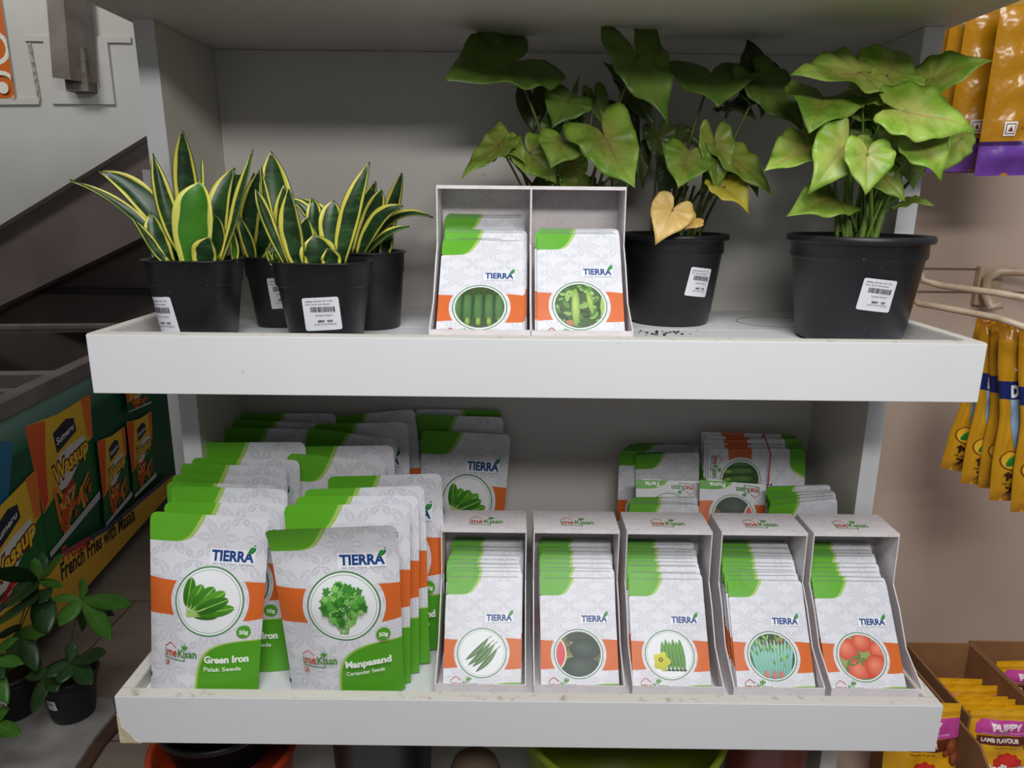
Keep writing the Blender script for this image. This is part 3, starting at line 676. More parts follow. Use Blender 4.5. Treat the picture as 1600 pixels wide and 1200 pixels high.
# ------------------------------------------------------------------ loose packets behind the boxes
mb = MB(); mb.box(.178, .487, .196, .378, LOW+.0003, LOW+.036)
tag(mb.obj('flat_carton', noisy('brown_card', rgb(150, 116, 84), rgb(136, 104, 74), 20, .8)), 'low flat brown carton on the lower tray under the loose seed packets', 'box')
ZC = LOW+.036
def loose(rows, me, where, label0):
    for i, (ul, ur, y, mm) in enumerate(rows):
        lab = label0 if i == 0 else '%s packet from the front in the %s' % (ORD[i], where)
        stand(mm or me, 'seed_packet', ul, ur, y, SW, SL, ZC+.001, lab, 'seed packets in the '+where)
rr = random.Random(12)
loose([((983, 786), (1092, 787), .222, None), ((984, 783), (1091, 789), .228, None), ((983, 780), (1088, 786), .234, None), ((985, 777), (1090, 776), .240, None)], pk_plain, 'small front left stack of loose packets', 'loose seed packet lying in front of the left loose stack, behind the middle box')
loose([((993+3*math.sin(i*2.), 710-3.0*i), (1090+3*math.cos(i*3.), 706-2.0*i), .335+.006*i, None) for i in range(7)], pk_plain, 'left stack of loose packets', 'front packet of the left loose stack, glossy wrinkled white with a green corner')
loose([((968+4*i, 704-3.2*i), (1062+4*i, 704-3*i), .342+.006*i, None) for i in range(4)], pk_plain, 'offset pile at the left of the loose packets', 'leftmost loose packet with dark green corner against the back panel')
loose([((1200, 790), (1308, 777), .205, None), ((1203, 781), (1305, 773), .213, None), ((1201, 777), (1306, 768), .221, None), ((1200, 770), (1304, 766), .229, None), ((1198, 760), (1298, 757), .245, None)], pk_plain, 'right stack of loose packets', 'front packet of the right loose stack beside the long bean box')
# upside-down watermelon packet
def upside(me, c1, c2, y, label, group, dz=0):
    a, b = at(*c1, y), at(*c2, y); c = (a+b)/2; o = link('seed_packet', me); tag(o, label, 'seed packet', group)
    roll = math.atan2(b[2]-a[2], b[0]-a[0]); lean = .42
    R = Matrix.Rotation(-lean, 4, 'X') @ Matrix.Rotation(-roll, 4, 'Y') @ Matrix.Rotation(math.pi, 4, 'Y')
    o.matrix_world = Matrix.Translation(Vector(c)) @ R; return o
upside(pk['melon'], (1094, 750), (1196, 757), .275, 'upside-down watermelon seed packet reading Ruma behind the boxes', 'upside-down loose packets')
upside(pk['okra'], (1000, 750), (1088, 752), .295, 'upside-down okra seed packet reading Tarla, wrinkled, left of the watermelon packet', 'upside-down loose packets')
# landscape bundle under a red rubber band
def bundle(u0, v0, u1, v1, y, n, zoff, who, base):
    a, b = at(u0, v0, y), at(u1, v1, y)
    for i in range(n):
        o = link('seed_packet', pk['cucumber'] if i == 0 else pk_plain)
        tag(o, base if i == 0 else '%s sideways packet from the front in the %s' % (ORD[i], who), 'seed packet', 'sideways packets in the '+who)
        j = random.Random(i*7+3)
        R = Matrix.Rotation(-.16, 4, 'X') @ Matrix.Rotation(math.radians(90)+j.uniform(-.03, .03)+(.035*(i > 4)), 4, 'Y')
        o.matrix_world = Matrix.Translation(Vector((a[0]-.003*(i % 3)+.0*i, a[1]+i*.0042, a[2]-SW/2+zoff+.0024*i))) @ R
    return a, b
a, b = bundle(1110, 704, 1270, 712, .318, 9, 0, 'banded bundle', 'sideways cucumber seed packet at the front of the bundle held by a red band')
bundle(1110, 704, 1270, 712, .316, 5, -.1055, 'lower bundle', 'sideways seed packet at the front of the bundle under the banded one')
mb = MB(); bx_ = a[0]+.098; pts = []
for (yy, zz) in ((-.006, -.002), (.004, .003), (.034, .019), (.040, .010), (.034, -.05), (.022, -.106), (.008, -.111), (-.012, -.109), (-.009, -.06), (-.006, -.002)): pts.append((bx_, a[1]+yy, a[2]+zz))
mb.tube(pts+[pts[0]], .0011, seg=6); tag(mb.obj('rubber_band', newmat('red_rubber', .5, .5, rgb(200, 40, 40))[0]), 'red rubber band around the sideways bundle of seed packets', 'rubber band')
# ------------------------------------------------------------------ pots
def pot_plastic(name, c, dust):
    m, nt, b = newmat(name, .42, .45); f = noise(nt, 5, 4, stretch=(1, 1, 2.5)); g = noise(nt, 220, 2)
    c1 = mix(nt, ramp01(f, .48, .75)*.6, c, dust); c2 = mix(nt, ramp01(g, .72, .76)*.6, c1, rgb(130, 126, 122))
    nt.links.new(c2, b.inputs['Base Color']); bump(nt, b, noise(nt, 40, 3), .1, .001); return m
M_pot = pot_plastic('black_nursery_plastic', rgb(26, 25, 28), rgb(44, 42, 46))
M_pot2 = pot_plastic('dusty_black_plastic', rgb(32, 32, 37), rgb(66, 66, 72))
M_soil = noisy('potting_soil', rgb(48, 36, 28), rgb(28, 21, 17), 50, .95, .1, .8)
M_sticker = newmat('label_paper', .5, .3, rgb(226, 226, 232))[0]
def pot_parts(par, R, r, H, sq=0, label=None, mat=None, aspect=1.0, rim=.0035):
    """pot standing at the parent's origin; label=(angle, height, tilt, price)"""
    mat = mat or M_pot; mb = MB()
    r1 = r+(R-r)*.70; k = .78
    if sq: prof = [(0, .001), (r*.94, .001), (r, .004), (r+(R-r)*.62, H*.70), (r+(R-r)*.66, H*.71), (r+(R-r)*.80, H*.735), (R*.985, H*.985), (R+rim*.6, H*.99), (R+rim*.6, H), (R-.001, H+.0008), (R-.004, H-.001), (R-.006, H*.9), (r, H*.6)]
    else: prof = [(0, .001), (r*.95, .001), (r, .004), (r+(R-r)*.12, H*.13), (r+(R-r)*.155, H*.135), (r1, H*k), (r1+.0012, H*k+.001), (r1+(R-r)*.16, H*k+.004), (R-rim, H*.93), (R+rim*.7, H*.935), (R+rim, H*.95), (R+rim, H*.99), (R+rim*.5, H), (R-.0025, H), (R-.004, H-.003), (R-.008, H*.8), (r, H*.5)]
    mb.loft(prof, n=64, sq=sq, aspect=aspect); p = mb.obj('pot', mat, par)
    mb = MB(); n = 40; zz = H*.86; rr = R-.0058 if sq else R-.0068
    vs = [(0, 0, zz+.004)]; rnd = random.Random(int(R*9999))
    for ring in (.5, .98):
        for q in range(n):
            t = 2*math.pi*q/n; c, s_ = math.cos(t), math.sin(t); e = (abs(c)**sq+abs(s_)**sq)**(-1/sq) if sq else 1
            vs.append((rr*ring*e*c, rr*ring*e*s_*aspect, zz+rnd.uniform(-.001, .004)*(1 if ring < .9 else 0)))
    mb.add(vs, [(0, 1+q, 1+(q+1) % n) for q in range(n)] + [(1+q, 1+n+q, 1+n+(q+1) % n, 1+(q+1) % n) for q in range(n)], smooth=True)
    mb.obj('soil', M_soil, par)
    if label:
        ang, hz, tilt, price, lw, lh = label; mb = MB(); zs = [p_[1] for p_ in prof[1:10]]; rs = [p_[0] for p_ in prof[1:10]]
        def fn(x, y, o):
            X = (x-.5)*lw; Z = (.5-y)*lh; X, Z = X*math.cos(tilt)-Z*math.sin(tilt), X*math.sin(tilt)+Z*math.cos(tilt)
            z = hz+Z; rad = np.interp(z, zs, rs); t = ang + X/rad; c, s_ = math.cos(t), math.sin(t); e = (abs(c)**sq+abs(s_)**sq)**(-1/sq) if sq else 1
            return ((rad*e+o+.0004)*c, (rad*e+o+.0004)*s_*aspect, z)
        a = Art(); rc = .06; pts = []
        for (cx, cy, t0) in ((1-rc, rc, -90), (1-rc, 1-rc, 0), (rc, 1-rc, 90), (rc, rc, 180)):
            for q in range(5): t = math.radians(t0+22.5*q); pts.append((cx+rc*math.cos(t), cy+rc*math.sin(t)))
        a.poly(pts, (226, 226, 232)); K = (38, 38, 46)
        a.text('GREEN RETAIL PVT LTD', .08, .14, wd=.76, ht=.05, col=K, bold=.02); a.text('Farm Grow Agro Rewari', .09, .225, wd=.68, ht=.045, col=K, bold=.02)
        rnd = random.Random(5); x = .2
        while x < .86:
            bw = rnd.choice([.008, .014, .022]); a.rect(x, .28, x+bw, .44, K); x += bw+rnd.choice([.008, .014])
        a.text('Number Of Items 1', .33, .55, wd=.48, ht=.035, col=K, bold=.02)
        a.text('MRP  '+price, .38, .74, wd=.40, ht=.058, col=K, bold=.03); a.text('(Incl of all taxes)', .28, .82, wd=.58, ht=.035, col=K, bold=.015)
        a.emit(mb, fn, 0, .08, lift=.0002, step=.00004); mb.obj('price_label', INK, p)
    return p

# ------------------------------------------------------------------ leaves
def leafmat(name, base, pale, vein, edge=None, trans=.18, rough=.38, kv=8.0, mott=.6):
    m, nt, b = newmat(name, rough, .45); u, v = uv_xy(nt); y = v.abs()
    side = ((u - y*.75)*kv).fract(); sv = ((side-.5).abs() < .035)*(y > .02)
    mid = (y < (1.05-u)*.016)
    n1 = noise(nt, 34, 4); c = mix(nt, ramp01(n1, .42, .58)*mott, base, pale)
    c = mix(nt, ramp01((u*u*.6+y*y*2.0)*-1.0+.30, 0.0, .3)*.35, c, vein)
    c = mix(nt, sv*.35, c, pale); c = mix(nt, mid*.75, c, vein)
    nt.links.new(c, b.inputs['Base Color']); bump(nt, b, (sv*-1.0 - mid*1.0) + noise(nt, 30, 2)*1.5, .25, .0015)
    tr = nt.nodes.new('ShaderNodeBsdfTranslucent'); nt.links.new(c, tr.inputs[0]); mx = nt.nodes.new('ShaderNodeMixShader'); mx.inputs[0].default_value = trans
    out = nt.nodes['Material Output']; nt.links.new(b.outputs[0], mx.inputs[1]); nt.links.new(tr.outputs[0], mx.inputs[2]); nt.links.new(mx.outputs[0], out.inputs[0]); return m
L_lime = leafmat('lime_leaf', rgb(126, 168, 48), rgb(182, 206, 100), rgb(178, 132, 92))
L_mid = leafmat('fresh_green_leaf', rgb(104, 144, 44), rgb(158, 184, 76), rgb(150, 104, 66))
L_dark = leafmat('deep_green_leaf', rgb(84, 116, 42), rgb(112, 140, 54), rgb(120, 132, 60))
L_deep = leafmat('shaded_deep_leaf', rgb(58, 78, 36), rgb(74, 92, 40), rgb(84, 80, 40))
L_yel = leafmat('yellowing_leaf', rgb(212, 190, 70), rgb(176, 186, 60), rgb(190, 150, 60))
L_straw = leafmat('straw_yellow_leaf', rgb(228, 190, 104), rgb(236, 204, 130), rgb(204, 156, 74), mott=.8)
L_stem = noisy('green_petiole', rgb(120, 150, 62), rgb(98, 130, 50), 14, .4, .5)
L_stemd = noisy('dark_petiole', rgb(92, 104, 44), rgb(84, 84, 40), 14, .4, .5)
OUT = [(0, 1.05), (2, .97), (5, .89), (10, .785), (20, .67), (35, .57), (52, .51), (70, .475), (90, .46), (110, .47), (128, .50), (142, .52), (153, .48), (162, .36), (169, .22), (175, .10), (179, .05)]
def arrow_leaf(par, J, T, wf, n, mat, fold=.22, droop=.16, lobe=1.0, seed=0, name='leaf', wfk=1.0):
    """arrowhead leaf: J petiole joint, T tip, n the way its upper face looks"""
    J = np.array(at(*J)); T = np.array(at(*T)); d = T-J; L = np.linalg.norm(d); d /= L; n = np.array(n, float)
    n = n-d*np.dot(n, d); n /= np.linalg.norm(n)+1e-9; s = np.cross(n, d); rnd = random.Random(seed); p1, p2, p3 = [rnd.uniform(0, 6.28) for _ in range(3)]
    NA, NR = 61, 7; vs = []; uv = []; wf *= wfk; phis = [math.copysign(math.radians(179*abs(k/30-1)**1.35), k-30) for k in range(NA)]
    A = [q[0] for q in OUT]; Rr = [q[1] for q in OUT]
    base = -np.array(par_loc(par))
    for ph in phis:
        deg = abs(math.degrees(ph)); r = np.interp(deg, A, Rr); 
        if deg > 90: r *= 1+(lobe-1)*min(1, (deg-90)/50)
        for k in range(NR+1):
            rho = .0+1.0*k/NR; x = rho*r*math.cos(ph); y = rho*r*math.sin(ph)*wf
            h = fold*abs(y)*.8 - droop*max(0, x)**2 - .10*max(0, -x) + .036*math.sin(8*ph+p1)*rho**2*(1 if abs(deg-180) > 10 else .3) + .045*math.sin(4.5*x+p2+3*y) - .12*abs(y)**2
            P = J + L*(x*d + y*s + h*n); vs.append(P+base); uv.append((x, y))
    W = NR+1; mb = MB(); mb.add(vs, [(i*W+k, i*W+k+1, (i+1)*W+k+1, (i+1)*W+k) for i in range(NA-1) for k in range(NR)], 0, uv, smooth=True)
    o = mb.obj(name, mat, par); sm = o.modifiers.new('thickness', 'SOLIDIFY'); sm.thickness = .0006; sm.offset = -1; return J
def par_loc(p):
    off = Vector((0, 0, 0))
    while p is not None: off += p.location; p = p.parent
    return off
def petiole(par, B, J, mat, r=.0022, sag=.02, name='stem'):
    B = np.array(B, float); J = np.array(J, float); base = np.array(par_loc(par)); M = (B+J)/2; M[:2] = B[:2]*.6+J[:2]*.4; M[2] += sag
    pts = [(1-t)**2*B + 2*t*(1-t)*M + t*t*J - base for t in [k/10 for k in range(11)]]
    mb = MB(); mb.tube(pts, r, seg=7, r1=r*.6); return mb.obj(name, mat, par)

def syngonium(root, pc, ztop, leaves, stemmat, nst=None):
    rnd = random.Random(len(leaves))
    for i, (J, T, wf, n, mat, kw) in enumerate(leaves):
        kw = dict(kw); st = kw.pop('st', True); Jp = arrow_leaf(root, J, T, wf, n, mat, seed=i+11, **kw)
        if st:
            t = rnd.uniform(0, 6.28); q = rnd.uniform(.004, .028); dx = (Jp[0]-pc[0])*.18; B = (pc[0]+q*math.cos(t)+max(-.03, min(.03, dx)), pc[1]+q*math.sin(t), ztop)
            petiole(root, B, Jp, stemmat, r=rnd.uniform(.0019, .003), sag=rnd.uniform(.0, .03))
# right lime plant
pc = (.425, .152); root = empty('potted_arrowhead_plant', (pc[0], pc[1], MID+.0002), 'lime green arrowhead plant in a black pot at the right end of the middle shelf', 'potted plant', 'arrowhead plants on the middle shelf')
pot_parts(root, .0865, .066, .1375, label=(-math.pi/2-.05, .067, -.10, '180', .041, .040), mat=M_pot2)
U = {}
syngonium(root, pc, MID+.12, [
    ((1346, 112, .13), (1249, 101, .085), 1.0, (.05, -.62, .8), L_lime, dict(fold=.1)),
    ((1390, 112, .15), (1414, 73, .19), 1.5, (0, -.85, .5), L_lime, dict(st=False)),
    ((1452, 122, .15), (1546, 89, .11), 1.15, (.1, -.8, .6), L_lime, {}),
    ((1416, 171, .075), (1527, 196, .055), 1.25, (0, -.78, .62), L_lime, dict(fold=.12)),
    ((1287, 152, .14), (1273, 187, .085), 1.5, (0, -.7, .8), L_mid, {}),
    ((1262, 228, .14), (1200, 257, .10), .95, (-.2, -.7, .7), L_lime, {}),
    ((1322, 225, .09), (1272, 291, .06), 1.05, (-.15, -.95, .35), L_lime, {}),
    ((1356, 240, .06), (1356, 300, .04), 1.35, (0, -.95, .4), L_lime, dict(fold=.3)),
    ((1437, 222, .08), (1478, 274, .055), 1.35, (.1, -.9, .45), L_lime, {}),
    ((1505, 214, .13), (1482, 266, .12), 1.0, (.4, -.9, .2), L_lime, {}),
    ((1374, 268, .11), (1416, 311, .09), 1.0, (0, -.9, .4), L_mid, {}),
    ((1300, 314, .12), (1242, 321, .08), 1.0, (0, -.65, .75), L_mid, {}),
    ((1412, 318, .14), (1457, 312, .11), 1.0, (.1, -.65, .75), L_mid, {}),
    ((1352, 176, .16), (1292, 172, .14), .9, (0, -.7, .7), L_mid, {}),
    ((1374, 156, .17), (1368, 205, .15), 1.2, (0, -1, .2), L_mid, {}),
    ((1395, 205, .15), (1390, 262, .13), 1.2, (.1, -1, .3), L_mid, {}),
    ((1330, 200, .16), (1318, 262, .15), 1.1, (-.1, -1, .3), L_mid, {}),
    ((1340, 140, .17), (1400, 150, .13), 1.2, (0, -.8, .6), L_lime, {}),
    ((1420, 250, .14), (1432, 290, .12), 1.2, (.1, -.9, .4), L_mid, {}),
    ((1385, 150, .12), (1445, 160, .09), 1.2, (0, -.75, .7), L_lime, {}),
    ((1450, 180, .15), (1500, 235, .13), 1.1, (.2, -1, .4), L_lime, {}),
    ((1300, 190, .16), (1262, 232, .15), 1.0, (-.2, -1, .3), L_mid, {}),
], L_stem)
for k in range(7):
    t = k*1.1; petiole(root, (pc[0]+.018*math.cos(t), pc[1]+.016*math.sin(t), MID+.12), (pc[0]+.03*math.cos(t+.3)-.008+.004*k, pc[1]+.02*math.sin(t), MID+.225+.006*k), L_stem, r=.0048, sag=.0)
# middle-back plant in the ribbed pot
pc = (.208, .278); root = empty('potted_arrowhead_plant', (pc[0], pc[1], MID+.0002), 'darker arrowhead plant with two yellow leaves, black pot behind the pale gourd box', 'potted plant', 'arrowhead plants on the middle shelf')
pot_parts(root, .0765, .058, .132, label=(-math.pi/2+.42, .066, -.12, '180', .037, .041))
syngonium(root, pc, MID+.115, [
    ((1112, 116, .25), (1124, 156, .19), 1.9, (0, -.75, .7), L_dark, dict(lobe=1.25)),
    ((1192, 126, .24), (1264, 203, .20), .8, (.2, -.9, .3), L_dark, {}),
    ((1190, 130, .25), (1172, 58, .28), 1.1, (.2, -.95, .1), L_deep, dict(st=False)),
    ((1195, 130, .26), (1194, 184, .27), .9, (.4, -.9, .1), L_deep, dict(st=False)),
    ((1140, 166, .28), (1181, 176, .24), .9, (0, -.7, .7), L_deep, {}),
    ((1075, 243, .20), (1062, 288, .17), 1.5, (0, -.9, .4), L_mid, {}),
    ((1118, 222, .21), (1122, 302, .19), .75, (.1, -1, .2), L_mid, dict(fold=.4)),
    ((1140, 238, .21), (1208, 298, .17), .75, (.3, -.85, .5), L_mid, {}),
    ((1132, 292, .20), (1172, 323, .17), 1.3, (.2, -.8, .6), L_yel, dict(fold=.4)),
    ((1051, 328, .185), (1027, 377, .165), 1.25, (-.1, -1, .2), L_straw, {}),
    ((1086, 342, .20), (1073, 356, .185), 1.3, (0, -1, .3), L_straw, dict(st=False)),
    ((1031, 214, .27), (1046, 275, .25), .9, (.2, -.95, .2), L_deep, {}),
    ((1060, 208, .28), (1100, 226, .26), .8, (0, -.8, .6), L_deep, {}),
    ((1160, 262, .24), (1188, 300, .22), 1.0, (.2, -.9, .4), L_dark, {}),
    ((1125, 262, .25), (1095, 300, .24), 1.0, (-.1, -.9, .4), L_dark, {}),
    ((1050, 260, .25), (1030, 312, .24), .8, (-.2, -.9, .4), L_deep, {}),
    ((1175, 140, .27), (1150, 155, .28), 1.0, (0, -.9, .2), L_deep, dict(st=False)),
], L_stemd)
for k in range(5):
    petiole(root, (pc[0]+.012*math.cos(k*1.3), pc[1]+.012*math.sin(k*1.3), MID+.115), (pc[0]+.02*(k-1.5)*.6, pc[1]-.02+.01*k, MID+.20), L_stem, r=.0035, sag=0)
# left plant behind the two upper boxes
pc = (.055, .285); root = empty('potted_arrowhead_plant', (pc[0], pc[1], MID+.0002), 'tall arrowhead plant rising behind the two upper seed boxes', 'potted plant', 'arrowhead plants on the middle shelf')
pot_parts(root, .0765, .058, .132)
syngonium(root, pc, MID+.115, [
    ((802, 96, .24), (699, 121, .17), 1.25, (-.05, -.80, .6), L_dark, dict(lobe=1.15, droop=.08)),
    ((998, 86, .21), (1043, 189, .17), .85, (.25, -.95, .15), L_dark, dict(lobe=1.25, fold=.1, droop=.05)),
    ((832, 152, .30), (833, 210, .29), 1.0, (0, -1, .1), L_deep, {}),
    ((889, 157, .25), (865, 193, .22), 1.5, (0, -.85, .5), L_dark, {}),
    ((879, 224, .19), (862, 254, .165), 1.9, (0, -.85, .6), L_mid, dict(lobe=1.1)),
    ((947, 218, .17), (990, 291, .13), 1.1, (.1, -.92, .35), L_mid, dict(lobe=1.45, fold=.18, droop=.06)),
    ((781, 230, .21), (778, 184, .23), .95, (-.1, -.9, .4), L_mid, {}),
    ((779, 224, .20), (722, 271, .16), .65, (-.2, -.85, .5), L_mid, {}),
    ((794, 222, .21), (823, 250, .19), .9, (0, -.8, .6), L_mid, {}),
    ((828, 238, .215), (871, 282, .205), 1.2, (0, -.85, .55), L_mid, {}),
    ((896, 284, .23), (937, 300, .215), 1.0, (.1, -.8, .6), L_mid, dict(st=False)),
    ((893, 258, .235), (890, 300, .225), 1.3, (0, -1, .3), L_mid, {}),
    ((850, 284, .25), (826, 304, .24), 1.0, (-.1, -.8, .6), L_dark, {}),
    ((905, 180, .27), (928, 128, .30), .35, (0, -1, .2), L_deep, {}),
    ((895, 155, .27), (905, 116, .27), .3, (0, -1, .2), L_dark, dict(st=False)),
    ((968, 120, .29), (945, 94, .29), .5, (.1, -1, .2), L_deep, dict(st=False)),
    ((985, 140, .29), (1031, 210, .27), .45, (.2, -1, .2), L_deep, {}),
    ((975, 175, .30), (1005, 235, .29), .6, (.2, -1, .2), L_deep, {}),
    ((1000, 240, .28), (1008, 292, .27), .7, (.2, -1, .2), L_deep, {}),
    ((975, 270, .29), (960, 312, .28), 1.0, (0, -1, .3), L_deep, {}),
    ((930, 290, .28), (915, 316, .28), 1.2, (0, -1, .3), L_deep, {}),
    ((862, 196, .27), (848, 236, .26), .9, (0, -1, .3), L_dark, {}),
    ((930, 150, .29), (945, 195, .28), .9, (0, -1, .3), L_dark, {}),
], L_stemd)

# ------------------------------------------------------------------ snake plants
m, nt, b = newmat('snake_plant_leaf', .36, .5); u_, v_ = uv_xy(nt)
n1 = noise(nt, 22, 3, stretch=(1, 1, 3)); n2 = noise(nt, 60, 2, 'Object', (1, 1, 2.2))
c = mix(nt, ramp01(n1, .42, .6)*.5, rgb(24, 50, 24), rgb(50, 88, 42)); c = mix(nt, ramp01(n2, .58, .66)*.22, c, rgb(92, 116, 76))
wv = (v_*21.0).sin()*.012 + (v_*9.0).sin()*.014; ed = ((u_-.5).abs() + wv) > .345
c = mix(nt, ed, c, rgb(206, 196, 78)); c = mix(nt, ((u_-.5).abs() > .488), c, rgb(70, 96, 40)); nt.links.new(c, b.inputs['Base Color']); L_sans = m
m, nt, b = newmat('young_snake_leaf', .36, .5); u_, v_ = uv_xy(nt); n1 = noise(nt, 30, 3)
c = mix(nt, ramp01(n1, .4, .62)*.5, rgb(66, 126, 30), rgb(40, 88, 28)); ed = ((u_-.5).abs() + (v_*15.0).sin()*.02) > .37
c = mix(nt, ed, c, rgb(206, 206, 96)); nt.links.new(c, b.inputs['Base Color']); L_young = m
def blade3(par, B, M, T, wd, n, mat, cup=.35, twist=0, base=.55, name='leaf', n2=None, peak=.42):
    """strap leaf through three points (pixel u, v, depth); wd in metres"""
    B, M, T = [np.array(at(*p)) for p in (B, M, T)]; M = 2*M-(B+T)/2; NV, NU = 18, 8; n = np.array(n, float); off = np.array(par_loc(par)); vs = []; uv = []
    for j in range(NV+1):
        t = j/NV; P = (1-t)**2*B+2*t*(1-t)*M+t*t*T; d = 2*(1-t)*(M-B)+2*t*(T-M); d /= np.linalg.norm(d)+1e-9
        nn = n if n2 is None else n*(1-t)+np.array(n2)*t; nn = nn-d*np.dot(nn, d); nn /= np.linalg.norm(nn)+1e-9; s = np.cross(nn, d)
        if twist: s, nn = s*math.cos(twist*t)+nn*math.sin(twist*t), nn*math.cos(twist*t)-s*math.sin(twist*t)
        w_ = (base+(1-base)*math.sin(math.pi/2*min(1, t/peak))) if t < peak else math.cos(math.pi/2*((t-peak)/(1-peak))**1.35)**.9
        w_ = max(w_, .02)*wd/2
        for i in range(NU+1):
            a = (i/NU-.5)*2; vs.append(P+s*a*w_*(1-.12*cup*abs(a))+nn*cup*w_*(a*a-.5)+nn*.0012*math.sin(9*t+a*2)*a-off); uv.append((i/NU, t))
    W = NU+1; mb = MB(); mb.add(vs, [(j*W+i, j*W+i+1, (j+1)*W+i+1, (j+1)*W+i) for j in range(NV) for i in range(NU)], 0, uv, smooth=True)
    o = mb.obj(name, mat, par); sm = o.modifiers.new('thickness', 'SOLIDIFY'); sm.thickness = .0016; sm.offset = -1; return o
def cr(x, y): return 100+x/2.7586, 180+y/2.7586
def snake(label, pc, R, r, H, leaves, lab, sq=3.2, aspect=.92):
    root = empty('potted_snake_plant', (pc[0], pc[1], MID+.0002), label, 'potted plant', 'snake plants on the middle shelf')
    pot_parts(root, R, r, H, sq=sq, label=lab, aspect=aspect)
    for (b0, m0, t0, wpx, ys, n, mat, kw) in leaves:
        P = [cr(*q)+(y,) for q, y in zip((b0, m0, t0), ys)]; dep = (at(*P[1])-CAM)@CC
        blade3(root, *P, wpx/2.7586*dep/F, n, mat, **kw)
    return root
S_, Y_ = L_sans, L_young
snake('snake plant in the leftmost square black pot, long yellow-edged leaf reaching left', (-.4265, .090), .0545, .041, .103, [
    ((470, 640), (290, 425), (25, 280), 62, (.085, .08, .06), (.45, -.6, .6), S_, dict(cup=.5, peak=.3)),
    ((480, 600), (350, 370), (150, 240), 120, (.10, .11, .10), (.5, -.85, .3), S_, dict(cup=.3)),
    ((520, 610), (440, 400), (383, 165), 90, (.09, .085, .09), (.6, -.8, 0), S_, dict(cup=.5)),
    ((555, 600), (528, 300), (510, 65), 108, (.13, .135, .13), (.1, -1, 0), S_, {}),
    ((600, 600), (605, 400), (594, 190), 56, (.12, .12, .12), (-.8, -.8, 0), Y_, {}),
    ((565, 660), (560, 440), (592, 288), 185, (.078, .070, .08), (0, -1, .1), Y_, dict(base=.6)),
    ((612, 650), (610, 590), (628, 528), 130, (.064, .060, .062), (-.15, -1, .1), S_, dict(base=.8)),
    ((680, 640), (745, 410), (815, 148), 62, (.075, .07, .07), (-.9, -.6, .1), S_, dict(cup=.7, twist=.8)),
    ((680, 620), (668, 400), (738, 228), 115, (.11, .12, .14), (-.2, -1, .1), S_, {}),
    ((460, 640), (400, 530), (378, 420), 100, (.085, .08, .09), (.2, -1, .2), S_, {}),
    ((640, 610), (720, 330), (770, 262), 80, (.12, .13, .15), (-.3, -1, .1), S_, {}),
    ((600, 600), (640, 420), (690, 300), 100, (.13, .14, .15), (-.2, -1, .1), S_, {}),
    ((500, 620), (470, 480), (440, 360), 110, (.12, .12, .12), (.2, -1, .1), S_, {}),
    ((640, 630), (665, 520), (650, 430), 90, (.10, .10, .10), (-.2, -1, .1), S_, {}),
    ((440, 640), (380, 560), (295, 440), 52, (.08, .075, .07), (.7, -.7, .3), S_, dict(cup=.5)),
    ((740, 640), (735, 560), (722, 470), 44, (.09, .09, .09), (-.3, -1, .1), Y_, {}),
], (-math.pi/2-.62, .037, .06, '450', .033, .045))
snake('snake plant in a black pot standing between and behind the two front snake plants', (-.355, .215), .052, .039, .098, [
    ((800, 620), (800, 430), (845, 235), 90, (.21, .21, .21), (.3, -1, 0), S_, {}),
    ((780, 620), (790, 430), (820, 250), 70, (.22, .22, .22), (-.6, -1, 0), S_, {}),
    ((830, 620), (870, 480), (860, 300), 90, (.21, .2, .2), (.2, -1, 0), S_, {}),
    ((770, 620), (700, 430), (660, 300), 80, (.22, .22, .22), (-.1, -1, .2), S_, {}),
    ((820, 640), (790, 540), (750, 430), 60, (.18, .17, .17), (.1, -1, .2), S_, {}),
], (-math.pi/2+.12, .050, .08, '450', .030, .043))
snake('snake plant in the square black pot with a centred price label facing front', (-.2655, .088), .0588, .043, .1025, [
    ((960, 650), (870, 440), (828, 320), 62, (.075, .07, .07), (.5, -.8, .2), S_, dict(cup=.6)),
    ((950, 640), (880, 430), (850, 225), 50, (.09, .09, .09), (.7, -.7, .1), S_, dict(cup=.6)),
    ((975, 620), (920, 370), (893, 155), 150, (.11, .12, .125), (.15, -1, .1), S_, {}),
    ((1015, 645), (985, 510), (970, 318), 120, (.072, .066, .066), (-.3, -1, .1), S_, dict(peak=.5)),
    ((1110, 650), (1095, 590), (1078, 515), 170, (.075, .07, .075), (.1, -1, .3), S_, dict(base=.8)),
    ((1180, 650), (1155, 480), (1165, 368), 122, (.09, .09, .10), (0, -1, .1), S_, dict(base=.7)),
    ((1195, 640), (1235, 430), (1318, 203), 105, (.085, .08, .09), (-.2, -1, .1), S_, {}),
    ((1155, 650), (1150, 615), (1138, 575), 95, (.064, .062, .062), (.1, -1, .2), S_, dict(base=.85)),
    ((905, 645), (890, 620), (875, 572), 28, (.095, .092, .09), (0, -1, .1), Y_, {}),
    ((925, 645), (912, 620), (908, 588), 34, (.085, .083, .08), (0, -1, .1), Y_, {}),
    ((1000, 620), (960, 480), (950, 300), 120, (.12, .12, .12), (.2, -1, .1), S_, {}),
    ((1060, 640), (1040, 540), (1050, 440), 110, (.10, .10, .10), (.1, -1, .1), S_, {}),
    ((1070, 620), (1080, 450), (1070, 362), 78, (.12, .12, .13), (0, -1, .1), S_, {}),
    ((1140, 600), (1050, 420), (958, 372), 56, (.12, .125, .13), (.2, -.7, .7), S_, {}),
    ((1180, 560), (1120, 430), (1010, 362), 60, (.13, .14, .15), (.2, -.7, .7), S_, {}),
], (-math.pi/2+.12, .042, .06, '450', .0415, .0405))
